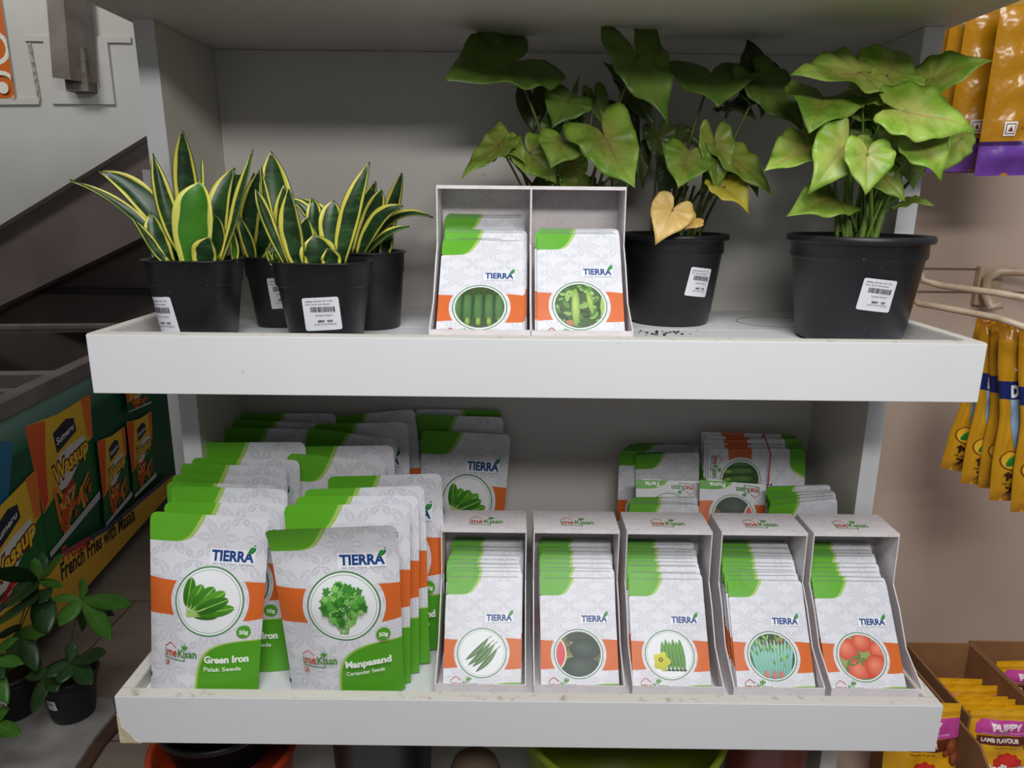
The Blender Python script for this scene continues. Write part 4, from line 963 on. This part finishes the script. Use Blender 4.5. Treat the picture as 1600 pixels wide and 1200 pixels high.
snake('snake plant in a round black pot at the back, beside the cucumber seed box', (-.231, .205), .0485, .040, .106, [
    ((1290, 610), (1300, 440), (1345, 285), 100, (.21, .21, .21), (0, -1, .1), S_, {}),
    ((1260, 600), (1330, 430), (1370, 320), 90, (.19, .19, .19), (.2, -1, .1), S_, {}),
    ((1350, 610), (1410, 420), (1458, 250), 84, (.21, .21, .21), (-.3, -1, .1), S_, {}),
    ((1280, 610), (1350, 460), (1462, 392), 100, (.17, .165, .17), (-.3, -.8, .6), S_, {}),
    ((1300, 610), (1420, 450), (1590, 442), 64, (.19, .18, .17), (-.1, -.6, .8), S_, {}),
    ((1290, 620), (1370, 530), (1488, 480), 62, (.17, .16, .16), (-.3, -.6, .8), S_, {}),
    ((1380, 620), (1390, 560), (1420, 500), 60, (.2, .2, .2), (0, -1, .1), S_, {}),
], (-math.pi/2-.42, .050, .05, '450', .030, .044), sq=2.2, aspect=1.0)

# ------------------------------------------------------------------ plants on the floor, lower left
mb = MB(); poly = [atz(u, v, FZ+.02)[:2] for u, v in [(-260, 1089), (150, 1089), (176, 1092), (180, 1112), (150, 1148), (112, 1205), (70, 1290), (-260, 1290)]]
mb.prism([tuple(p) for p in poly], 'z', FZ+.0005, FZ+.02); tag(mb.obj('floor_board', [noisy('stained_white_board', rgb(176, 172, 168), rgb(120, 112, 104), 4, .6, .3)]), 'stained white board lying on the floor under the small pots at lower left', 'board')
mb = MB(); poly = [atz(u, v, FZ+.012)[:2] for u, v in [(178, 1109), (192, 1128), (164, 1160), (122, 1225), (75, 1300), (65, 1290), (112, 1206), (152, 1148)]]
mb.prism([tuple(p) for p in poly], 'z', FZ+.0005, FZ+.012); tag(mb.obj('wooden_batten', noisy('dark_brown_wood', rgb(92, 66, 50), rgb(68, 48, 38), 6, .7)), 'dark brown wooden batten along the edge of the white floor board', 'wood')
L_pach = leafmat('pachira_leaf', rgb(66, 118, 40), rgb(84, 136, 50), rgb(110, 146, 70), kv=11, mott=.5)
L_pachd = leafmat('dark_pachira_leaf', rgb(42, 74, 38), rgb(54, 88, 46), rgb(70, 100, 52), kv=11, mott=.5)
def blade_leaf(root, a, b, wd, mat, n=(0, -.6, .8)):
    mid = ((a[0]+b[0])/2, (a[1]+b[1])/2-2, (a[2]+b[2])/2); dep = (at(*a)-CAM)@CC
    o = blade3(root, a, mid, b, wd*dep/F, n, mat, cup=-.25, base=.12, peak=.5)
    me = o.data; uvl = me.uv_layers[0].data
    for l in uvl: l.uv = (l.uv[1], (l.uv[0]-.5)*.45)
def pachira(label, pc, R, r, H, hubs, lab=None, extra=()):
    root = empty('potted_pachira', (pc[0], pc[1], FZ+.0203), label, 'potted plant', 'pachira seedlings on the floor'); pot_parts(root, R, r, H, label=lab)
    top = (pc[0], pc[1], FZ+.0203+H*.85); st = MB(); 
    for (hu, hv, hy, leaves) in hubs:
        J = at(hu, hv, hy); petiole(root, top, J, L_stemd, r=.0022, sag=.03)
        for (u, v, dy, wd, mt) in leaves: blade_leaf(root, (hu, hv, hy), (u, v, hy+dy), wd, mt)
    return root
A, B_ = L_pach, L_pachd
ppx = atz(105, 1128, FZ+.02)
pachira('potted pachira seedling with palmate leaves, nearest the shelf on the floor', (ppx[0], ppx[1]+.03), .062, .045, .115, [
    (128, 936, .62, [(132, 904, .0, 17, A), (205, 946, -.05, 26, A), (173, 1000, -.08, 26, A), (92, 978, -.05, 28, A), (80, 937, .0, 13, A), (178, 962, .06, 20, B_), (128, 985, .02, 24, B_)]),
    (111, 1036, .58, [(166, 1020, -.04, 24, B_), (143, 1070, -.05, 26, B_), (94, 1068, -.05, 28, B_), (112, 1003, .02, 18, B_), (70, 1058, -.04, 24, B_)]),
    (78, 1050, .60, [(50, 1114, -.05, 24, B_), (40, 1060, .0, 20, B_), (88, 1082, -.04, 24, B_)])],
    lab=(-math.pi/2-.3, .06, .05, '180', .026, .026))
pp2 = atz(8, 1130, FZ+.02)
pachira('potted pachira seedling at the far left with large dark leaves', (pp2[0], pp2[1]+.04), .062, .045, .115, [
    (58, 908, .66, [(55, 872, .0, 20, A), (100, 868, -.05, 22, A), (98, 918, -.06, 13, A), (-10, 890, -.2, 28, B_), (66, 862, .03, 26, B_), (10, 950, -.16, 34, B_)]),
    (60, 925, .64, [(0, 975, -.2, 36, B_), (75, 990, -.06, 36, B_), (72, 940, -.05, 30, B_), (20, 920, 0, 36, B_)]),
    (30, 985, .62, [(70, 992, -.03, 24, A), (0, 990, -.15, 26, B_), (58, 1050, -.04, 26, B_), (20, 1046, -.04, 30, B_)])],
    lab=(-math.pi/2+.1, .055, .05, '180', .030, .030))
pp3 = atz(-55, 1190, FZ+.02)
pachira('potted pachira seedling cut by the left edge, light green leaves', (pp3[0], pp3[1]), .062, .045, .115, [
    (-22, 1030, .46, [(28, 998, -.02, 18, A), (36, 1038, -.03, 20, A), (12, 1100, -.05, 24, A), (-50, 1070, -.04, 26, A), (5, 1060, -.04, 24, B_)]),
    (-15, 1130, .44, [(32, 1150, -.03, 22, A), (14, 1108, 0, 20, A), (-30, 1180, -.03, 24, A)])])

# ------------------------------------------------------------------ chest freezer, left
fd = CC + CA*(674-800)/F - CB*(314-600)/F; fd = np.array([fd[0], fd[1], 0]); fd /= np.linalg.norm(fd); fn_ = np.array([fd[1], -fd[0], 0])
fp = atz(114, 930, -1.0); ang = math.atan2(fd[1], fd[0])
def face(u, v):
    d = CC + CA*(u-800)/F - CB*(v-600)/F; t = np.dot(fp-CAM, fn_)/np.dot(d, fn_); q = CAM+d*t; return (float(np.dot(q-fp, fd)), float(q[2]))
zt = face(0, 655)[1]; print('freezer top', zt, face(138, 587), face(0, 628), face(257, 775))
fr = empty('chest_freezer', (fp[0], fp[1], FZ), 'chest freezer with a green and yellow french fries graphic at lower left', 'freezer'); fr.rotation_euler = (0, 0, ang)
s0, s1, dep = -.75, 1.0, .85
zb = -1.0-FZ; ztl = zt-FZ
sc0 = face(97, 598)[0]
mb = MB(); mb.box(s0, s1, 0.0, dep, zb, ztl); mb.obj('body', [noisy('freezer_white', rgb(150, 150, 150), rgb(130, 130, 130), 4, .5)], fr)
mb = MB(); mb.box(s0, s1, -.015, .03, ztl, ztl+.045); mb.box(s0, s1, dep-.03, dep+.01, ztl, ztl+.045); mb.box(s0, s0+.04, .03, dep-.03, ztl, ztl+.045); mb.box(s1-.04, s1, .03, dep-.03, ztl, ztl+.045); mb.box(sc0, sc0+.05, .03, dep-.03, ztl, ztl+.04); mb.box(sc0-.16, sc0-.13, .03, dep-.03, ztl, ztl+.03)
mb.obj('rim', noisy('grey_aluminium_rim', rgb(128, 120, 114), rgb(108, 100, 96), 12, .4, .5), fr, bevel=.003)
m, nt, b = newmat('dark_glass_lid', .08, .5, rgb(20, 20, 20)); b.inputs['Transmission Weight'].default_value = .3
mb = MB(); mb.box(s0+.04, sc0-.161, .03, dep-.03, ztl+.012, ztl+.018); mb.box(sc0+.051, s1-.04, .03, dep-.03, ztl+.024, ztl+.03); mb.obj('glass_lid', m, fr)
mb = MB()
for k in range(4): mb.box(s0+.1, s0+.1+.0, 0, 0, 0, 0) if False else None
for (xa, xb) in ((s0+.1, s0+.35), (.7, .9)): mb.box(xa, xb, .05, dep-.05, 0, zb)
mb.obj('foot', noisy('black_base', rgb(30, 30, 30), rgb(22, 22, 22), 5), fr)
a = Art()
def F_(u, v): s, z = face(u, v); return (s, -z)
def fpoly(pts, c, c2=None): a.poly([F_(*p) for p in pts], c, c2)
a.rect(s0+.01, -zt+.003, s1-.01, 1.0-.003, (14, 84, 52), (10, 78, 46)); a.rect(s0+.01, -zt+.003, s1-.01, -zt+.11, (128, 160, 146), (20, 96, 62))
fpoly([(-260, 700), (0, 690), (20, 690), (10, 810), (-260, 900)], (60, 120, 160), (20, 100, 130))
def bag(P, dark=0):
    """P maps unit square (x right, y down) to pixels"""
    def q(x, y): return F_(P[0][0]*(1-x)*(1-y)+P[1][0]*x*(1-y)+P[2][0]*x*y+P[3][0]*(1-x)*y, P[0][1]*(1-x)*(1-y)+P[1][1]*x*(1-y)+P[2][1]*x*y+P[3][1]*(1-x)*y)
    def poly(pts, c, c2=None): a.poly([q(*p) for p in pts], c, c2)
    poly([(0, 0), (.5, .03), (1, 0), (.98, .5), (1, 1), (0, 1), (.05, .5)], (16, 92, 40))
    poly([(0, 0), (.5, .03), (1, 0), (.98, .40), (.75, .44), (.3, .62), (.04, .68)], (236, 190, 50), (220, 160, 40))
    poly([(0, 0), (.3, .03), (.22, .3), (.15, .62), (.05, .68)], (226, 96, 40), (214, 70, 34)); poly([(.85, .0), (1, 0), (.98, .4), (.9, .38)], (226, 120, 40))
    poly([(.38, .16), (.6, .10), (.72, .13), (.74, .25), (.55, .30), (.40, .33)], (30, 34, 50))
    def t(x, y, w_, h_, s, c, bold, rise=0):
        V, T, (x0, x1, y0, y1) = text_tris(s, bold); cc = lin(c)
        for tr in T: a.tri([q(x+(V[i][0]-x0)/(x1-x0)*w_, y-rise*(V[i][0]-x0)/(x1-x0)-V[i][1]/.7*h_) for i in tr], [cc]*3)
        a.layer += 1
    t(.42, .27, .28, .055, 'Sumeru', (230, 230, 230), .02, .05)
    poly([(.3, .62), (.32, .50), (.4, .36), (.6, .33), (.85, .33), (.88, .46), (.7, .54), (.5, .64)], (214, 210, 200))
    t(.275, .565, .62, .15, 'Wassup', (90, 40, 14), .10, .07); t(.29, .56, .60, .14, 'Wassup', (246, 190, 40), .03, .07)
    poly([(.35, .68), (.58, .60), (.6, .68), (.37, .77)], (190, 40, 36)); t(.38, .735, .18, .035, 'Peri Peri', (240, 220, 200), .02, .04)
    rnd = random.Random(4)
    for k in range(26):
        x = .25+rnd.random()*.55; y = .97-rnd.random()*.22; dx = rnd.uniform(-.12, .2); dy = -rnd.uniform(.05, .28 if k < 8 else .12)
        c = rnd.choice([(226, 120, 40), (206, 90, 30), (236, 150, 60), (190, 60, 30)]); a.poly([q(x, y), q(x+.05, y+.01), q(x+.05+dx, y+dy), q(x+dx, y+dy)], c)
    poly([(0, .96), (1, .93), (1, 1), (0, 1)], (196, 190, 190))
bag([(38, 667), (140, 616), (154, 778), (76, 872)]); bag([(-66, 840), (53, 733), (78, 905), (-45, 1080)])
bag([(146, 690), (190, 666), (200, 775), (158, 824)]); bag([(190, 660), (230, 643), (236, 745), (202, 778)]); bag([(184, 600), (222, 590), (226, 630), (190, 645)])
fpoly([(-200, 1110), (76, 873), (158, 826), (262, 740), (262, 770), (114, 930), (-200, 1250)], (216, 170, 50), (200, 150, 44)); fpoly([(-200, 1100), (76, 866), (158, 820), (262, 735), (262, 742), (158, 828), (76, 876), (-200, 1122)], (60, 66, 90))
def ftext(s, p0, p1, h, c, bold=.03):
    x0, y0 = F_(*p0); x1, y1 = F_(*p1); a.text(s, x0, y0, wd=math.hypot(x1-x0, y1-y0), ht=h, col=c, bold=bold, rot=math.atan2(y1-y0, x1-x0))
ftext('Frozen', (84, 880), (127, 853), .045, (190, 50, 30)); ftext('French Fries with Masala', (82, 908), (200, 812), .05, (30, 22, 16))
mb = MB(); a.emit(mb, lambda x, y, o: (min(s1-.012, max(s0+.012, x)), -o, min(ztl-.004, max(zb+.004, -y-FZ))), 0, 2, lift=.001, step=.00012); mb.obj('front_graphic', INK, fr)

# ------------------------------------------------------------------ tubs under the lower tray
def tub(name, cx, cy, R, r, H, z0, mat, label, cat, inner=None):
    root = empty(name, (cx, cy, z0), label, cat); mb = MB()
    mb.loft([(0, 0), (r*.95, 0), (r, .004), (R-.004, H-.02), (R-.002, H-.018), (R, H-.012), (R+.006, H-.01), (R+.006, H), (R, H+.001), (R-.004, H-.004), (R-.008, H-.03), (r-.004, .01), (0, .01)], n=56); mb.obj('tub', mat, root)
    if inner: inner(root)
    return root
BZ = -.965
def plast(n, c): return noisy(n, c, tuple(x*.85 for x in c[:3])+(1,), 6, .4, .5)
M_blk = plast('black_plastic', rgb(22, 20, 22))
def stackpots(root):
    mb = MB(); R = .095
    for k in range(3): mb.loft([(R-.02, .24+.035*k), (R, .30+.035*k), (R+.004, .302+.035*k), (R+.004, .312+.035*k), (R-.004, .312+.035*k), (R-.02, .26+.035*k)], n=40)
    mb.loft([(0, .33), (R-.02, .33)], n=40); mb.obj('nested_black_pots', M_blk, root)
zt1 = at(300, 1178, .16)[2]-BZ; c1 = at(357, 1178, .20)
tub('orange_tub', c1[0], .19, .112, .09, zt1, BZ+.0003, plast('orange_plastic', rgb(196, 66, 28)), 'orange plastic tub holding black pots under the lower tray, far left', 'tub', stackpots)
c1 = at(590, 1178, .2); tub('black_tub', c1[0]+.01, .2, .088, .07, .35, BZ+.0003, M_blk, 'black plastic tub in the dark under the lower tray', 'tub')
c1 = at(745, 1181, .14); mb = MB(); mb.loft([(.045, 0), (.05, .004), (.046, .26), (.043, .315), (.036, .345), (.024, .360), (.010, .368), (0, .370)], n=40); 
o = mb.obj('clay_pot', noisy('tan_clay', rgb(128, 104, 84), rgb(110, 88, 72), 9, .7), loc=(c1[0]-.004, .165, BZ+.0003)); tag(o, 'tan rounded clay vessel between the black and lime tubs', 'pot')
o.scale = (1, 1, (at(745, 1180, .16)[2]-BZ)/.372)
zl = at(800, 1180, .10)[2]-BZ; c1 = at(962, 1180, .2); tub('lime_tub', c1[0]+.006, .195, .162, .13, zl, BZ+.0003, plast('lime_plastic', rgb(150, 170, 40)), 'wide lime green plastic tub under the lower tray, centre right', 'tub')
c1 = at(1222, 1180, .14); tub('red_tub', c1[0]+.002, .21, .072, .055, .335, BZ+.0003, plast('dark_red_plastic', rgb(120, 26, 16)), 'dark red plastic tub under the lower tray beside the right panel', 'tub')

# ------------------------------------------------------------------ right side: hooks and dog treat packs
M_hook = noisy('aged_cream_enamel', rgb(206, 186, 160), rgb(176, 150, 122), 30, .35, .5)
hk = empty('double_bar_hook', Vector(at(1545, 450, .55)), 'aged cream wire bar hook fixed on the beige wall beside the shelf', 'hook')
off = -np.array(hk.location)
mb = MB(); tip = [at(1640, 472, .22), at(1560, 458, .27), at(1470, 446, .33), at(1442, 438, .345), at(1436, 420, .35)]
mb.tube([np.array(p)+off for p in tip], .0052, seg=10); mb.obj('bar', M_hook, hk)
mb = MB(); tip = [at(1640, 524, .20), at(1560, 497, .26), at(1460, 478, .32), at(1436, 474, .33), at(1426, 468, .345), at(1430, 440, .35), at(1436, 420, .352)]
mb.tube([np.array(p)+off for p in tip], .0052, seg=10); mb.obj('bar', M_hook, hk)
mb = MB(); tip = [at(1640, 432, .50), at(1600, 425, .51), at(1562, 424, .52), at(1544, 434, .53), at(1540, 460, .53), at(1548, 480, .52), at(1566, 476, .51)]
mb.tube([np.array(p)+off for p in tip], .008, seg=12); mb.obj('wire_loop', M_hook, hk)
mb = MB(); p0 = at(1519, 476, .553); p1 = at(1566, 416, .553); mb.box(p0[0]+off[0], p1[0]+off[0], .545+off[1], .5597+off[1], p0[2]+off[2], p1[2]+off[2]); mb.obj('bracket_plate', M_hook, hk, bevel=.002)
for k, (va, vb) in enumerate(((419, 421), (455, 457))):
    mb = MB(); p0 = at(1448, vb, .558); p1 = at(1640, va, .558); mb.box(.6, 1.5, .5565, .5599, at(1500, vb, .558)[2], at(1500, va, .558)[2]); tag(mb.obj('trim_%d' % (8+k), noisy('slot_shadow_%d' % k, rgb(120, 98, 82), rgb(130, 108, 92), 8)), kind='structure')

def pillow(name, w_, h_, T, mat, art, seed=0, taper=0, waist=0, lip=.012, step=.00016):
    """glossy film pack hanging from its top centre; local x right, z down to -h, front -y"""
    rnd = random.Random(seed); q = [rnd.uniform(0, 6.28) for _ in range(5)]
    def S(x, y, o=0.0):
        U = x/w_; V = y/h_; a_ = max(0, math.sin(math.pi*max(0, min(1, U)))); e = min(1, V*h_/.03, (1-V)*h_/.03); e = max(0, e)
        b_ = T*a_**.6*sstep(e) + .0016*a_*math.sin(V*34+q[0]+U*5)*sstep(e) + .0012*math.sin(U*19+q[1]+V*7)*a_
        ww = 1-waist*math.exp(-((V-.5)/.2)**2)+taper*(V-.5)
        return ((U-.5)*w_*ww, -b_-o, -y)
    mb = MB(); nu, nv = 26, 56
    mb.grid(lambda i, j: S(i*w_, j*h_), nu, nv); mb.grid(lambda i, j: (lambda p: (p[0], -p[1]*.7+.0005, p[2]))(S((1-i)*w_, j*h_)), nu, nv)
    art.emit(mb, lambda x, y, o: S(x*w_, y*h_, o), 1, .03, lift=.0003, step=step); return mb.mesh(name, [mat, INKG])
m, nt, b = newmat('glossy_film_ink', .2, .55); aa = nt.nodes.new('ShaderNodeAttribute'); aa.attribute_name = 'ink'; nt.links.new(aa.outputs['Color'], b.inputs['Base Color']); bump(nt, b, noise(nt, 18, 3), .5, .006); INKG = m
m, nt, b = newmat('gold_film', .2, .55, rgb(178, 124, 20)); bump(nt, b, noise(nt, 18, 3), .6, .008); M_gold = m  # gold darkened to hold the shade from the shelf
a = Art(); a.rect(0, 0, 1, .06, (150, 140, 90), (170, 120, 30)); a.rect(0, .82, 1, 1, (112, 66, 160)); a.rect(0, .80, 1, .825, (60, 30, 90))
a.rect(.42, .30, 1, .62, (120, 70, 190)); a.rect(.45, .38, 1, .61, (70, 36, 60)); a.ellipse(.80, .24, .26, .17, (130, 60, 40), (90, 36, 30))
for k, s in enumerate(('Real', 'Lives', 'Flavour')[:3]): a.text(('Real', 'Liver', 'Flavour')[k], .47, .42+.075*k, wd=(.25, .3, .42)[k], ht=.05, col=(220, 214, 200), bold=.04)
a.rect(.22, .69, .36, .77, (236, 232, 224)); a.rect(.235, .70, .345, .76, (120, 90, 70)); a.rect(.245, .706, .335, .754, (236, 232, 224)); a.poly([(.26, .745), (.29, .715), (.32, .745)], (130, 40, 30))
a.text('Lamb and rice stick', .42, .73, wd=.4, ht=.014, col=(110, 70, 20), bold=.01)
treat = pillow('treat_pack', .15, .24, .012, M_gold, a, 3)
ds = [((1486, 12), .42, .04), ((1512, 8), .40, .03), ((1536, 4), .375, .03), ((1560, -4), .35, .02), ((1612, -10), .30, .02)]
for k, ((u, v), y, rz) in enumerate(ds):
    p = at(u+22, v, y); o = link('treat_pack', treat, loc=p); o.rotation_euler = (.05, .05-.02*k, rz-.5+.11*k); sc = .97; o.scale = (.78, 1, 1.02)
    tag(o, ['rearmost purple and gold dog treat pack hanging top right', 'second hanging purple and gold treat pack from the left', 'third hanging purple and gold treat pack from the left', 'fourth hanging treat pack, square food mark near its purple base', 'rightmost hanging treat pack cut by the photo edge, white flavour lettering'][k], 'pet treat pack', 'purple and gold treat packs')
M_yel = newmat('yellow_film', .25, .5, rgb(204, 148, 26))[0]
a = Art(); a.rect(0, 0, 1, .07, (150, 92, 16), (190, 130, 24)); a.rect(0, .94, 1, 1, (204, 148, 26), (160, 104, 20)); a.rect(0, .30, 1, .40, (24, 40, 110)); a.text('D', .34, .385, wd=.26, ht=.06, col=(230, 230, 230), bold=.06); a.text('J', .4, .22, wd=.2, ht=.06, col=(236, 230, 220), bold=.05)
a.poly([(.30, .40), (1, .40), (1, .60), (.8, .70), (.55, .68), (.38, .55)], (150, 176, 200), (120, 150, 180))
a.ellipse(.5, .75, .34, .055, (120, 70, 20), n=24); a.ellipse(.5, .75, .30, .048, (222, 170, 40), n=24); a.blade(.34, .775, .68, .725, .05, (40, 140, 50), (24, 110, 40), n=8)
a.poly([(.3, .835), (.42, .815), (.5, .83), (.72, .835), (.78, .82), (.76, .85), (.72, .87), (.66, .85), (.46, .85), (.44, .872), (.38, .87), (.38, .845)], (50, 30, 16))
a.text('10-25 KG', .3, .895, wd=.5, ht=.012, col=(60, 36, 16), bold=.03); a.text('7', .38, .945, wd=.26, ht=.038, col=(36, 22, 14), bold=.05); a.text('STICKS', .34, .962, wd=.34, ht=.01, col=(60, 36, 16), bold=.02)
stick = pillow('chew_stick_pack', .056, .27, .008, M_yel, a, 5, waist=.28, step=.00016)
for k, (t0, t1, y, yw) in enumerate([((1556, 498), (1496, 736), .36, -.55), ((1562, 503), (1528, 757), .33, -.35), ((1580, 506), (1556, 764), .31, -.45), ((1592, 508), (1574, 782), .285, -.3), ((1624, 512), (1608, 800), .26, -.3)]):
    A0, A1 = Vector(at(*t0, y)), Vector(at(*t1, y)); dv = A0-A1; Lh = dv.length; o = link('chew_stick_pack', stick)
    zz = dv.normalized(); xx = Vector((math.cos(yw), math.sin(yw), 0)); yy = zz.cross(xx).normalized(); xx = yy.cross(zz)
    Rm = Matrix((xx, yy, zz)).transposed().to_4x4(); o.matrix_world = Matrix.Translation(A0) @ Rm @ Matrix.Diagonal((.92, 1, Lh/.27, 1))
    tag(o, ['leftmost yellow chew stick pack, partly behind the middle shelf corner', 'second yellow chew stick pack from the left beside the shelf corner', 'third yellow chew stick pack from the left, mostly overlapped', 'fourth yellow chew stick pack with its green leaf badge in full', 'yellow chew stick pack cut by the right edge'][k], 'pet treat pack', 'yellow chew stick packs')

# cardboard boxes of puppy pouches, lower right
M_card = noisy('brown_cardboard', rgb(150, 108, 72), rgb(134, 94, 62), 9, .8, .2, .1); M_cardc = noisy('corrugated_edge', rgb(120, 84, 56), rgb(90, 62, 40), 160, .9, .1)
CZ = -.65; BX0 = .716; yb_ = .392; yf_ = .188
def cardbox(x0, x1, yf, yb, zt, zb, label, skew=.012):
    r = empty('cardboard_box', (x0, yf, zb), label, 'cardboard box', 'open cardboard boxes'); t = .004; H = zt-zb; W_ = x1-x0; D = yb-yf
    def wall(nm, f, m=M_card): mb = MB(); f(mb); mb.obj(nm, m, r)
    wall('side_wall', lambda mb: mb.prism([(0, 0), (D, 0), (D, H), (.0, H)], 'x', 0, t)); wall('side_wall', lambda mb: mb.prism([(0, 0), (D, 0), (D, H), (.0, H)], 'x', W_-t, W_))
    wall('back_wall', lambda mb: mb.box(t, W_-t, D-t, D, 0, H)); wall('base', lambda mb: mb.box(t, W_-t, 0, D-t, 0, t)); wall('front_wall', lambda mb: mb.box(t, W_-t, .0, t, t, H*.25))
    return r
cardbox(BX0, BX0+.126, yf_, yb_, CZ, -1.0, 'open brown cardboard box of puppy food pouches at lower right')
cardbox(BX0+.1275, BX0+.36, .20, .40, CZ, -1.0, 'second cardboard box behind its divider at the right edge')
mb = MB(); mb.prism([(-.25, 0), (.232, 0), (.232, .30), (.215, .345), (-.05, .345), (-.25, .20)], 'x', 0, .004); fl = mb.obj('cardboard_sheet', M_card, loc=(.6965, .178, -1.0)); tag(fl, 'loose brown cardboard sheet standing left of the puppy pouch box', 'cardboard')
mb = MB(); mb.box(.5385, 1.6, -.04, .5598, -1.022, -1.0002); tag(mb.obj('lower_wall_shelf', M_beige), 'beige steel shelf carrying the cardboard boxes at lower right', 'shelf')
m, nt, b = newmat('yellow_pouch_film', .18, .6, rgb(226, 166, 26)); bump(nt, b, noise(nt, 14, 3), .5, .006); M_puppy = m
a = Art(); a.rect(0, .05, 1, .075, (200, 140, 20)); a.poly([(.06, .12), (.14, .075), (1, .09), (1, .22), (.06, .20)], (196, 70, 150)); a.text('PUPPY', .28, .165, wd=.44, ht=.055, col=(238, 220, 226), bold=.06)
a.text('complete nutrition for your puppy', .14, .195, wd=.7, ht=.014, col=(240, 200, 226), bold=.01); a.rect(.08, .215, 1, .295, (96, 40, 26)); a.text('LAMB FLAVOUR', .14, .27, wd=.52, ht=.035, col=(236, 224, 214), bold=.04); a.text('Chunks in gravy', .3, .32, wd=.34, ht=.014, col=(120, 80, 20), bold=.01)
a.poly([(.52+.22*(1+.06*math.cos(12*t))*math.cos(t), .50+.13*(1+.06*math.cos(12*t))*math.sin(t)) for t in [2*math.pi*k/60 for k in range(60)]], (206, 48, 40)); a.text('Pedigree', .18, .53, wd=.66, ht=.06, col=(244, 240, 236), bold=.05)
for (x, y, r_) in ((.88, .27, .10), (.94, .35, .09), (.80, .31, .05)): a.ellipse(x, y, r_, r_*.6, (170, 96, 60), edge=(110, 50, 30), n=18)
puppy = pillow('puppy_pouch', .128, .185, .012, M_puppy, a, 8)
pl = [((1531, 1108), .200, 0), ((1519, 1101), .222, 0), ((1510, 1092), .246, -.02), ((1497, 1087), .268, .0), ((1478, 1071), .30, .05), ((1500, 1060), .33, 0), ((1480, 1066), .352, .03)]
NM = ['front yellow puppy food pouch with pink band and lamb flavour strip', 'second puppy pouch behind the front one in the cardboard box', 'third puppy pouch in the cardboard box', 'fourth puppy pouch in the cardboard box', 'fifth puppy pouch leaning left in the cardboard box', 'sixth puppy pouch, pink band at its top, in the cardboard box', 'rearmost puppy pouch at the back wall of the cardboard box']
for k, ((u, v), y, rz) in enumerate(pl):
    p = at(u, v, y); o = link('puppy_pouch', puppy); o.location = (BX0+.064+.004*math.sin(k*2.1), y, p[2]); o.rotation_euler = (-.16, .03*math.sin(k*3.), 0); o.scale = (.86, 1, 1)
    tag(o, NM[k], 'pet food pouch', 'puppy pouches in the cardboard box')
for k, ((u, v), y) in enumerate([((1600, 1062), .25), ((1590, 1035), .33)]):
    p = at(u, v, y); o = link('puppy_pouch', puppy); o.location = (BX0+.1275+.068, y, p[2]+.004); o.rotation_euler = (-.2, .06-.1*k, 0); o.scale = (.95, 1, 1)
    tag(o, ['puppy pouch in the right-hand cardboard box, nearer one', 'puppy pouch farther back in the right-hand cardboard box'][k], 'pet food pouch', 'puppy pouches in the right box')
p0 = at(1436, 1150, .14); o = link('puppy_pouch', puppy); o.location = (.618, .155, p0[2]+.02); o.rotation_euler = (-.12, 0, 0); o.scale = (.9, 1, 1.35); tag(o, 'yellow puppy food pouch half hidden below the lower tray corner', 'pet food pouch')
o.location.z = max(o.location.z, -.6)
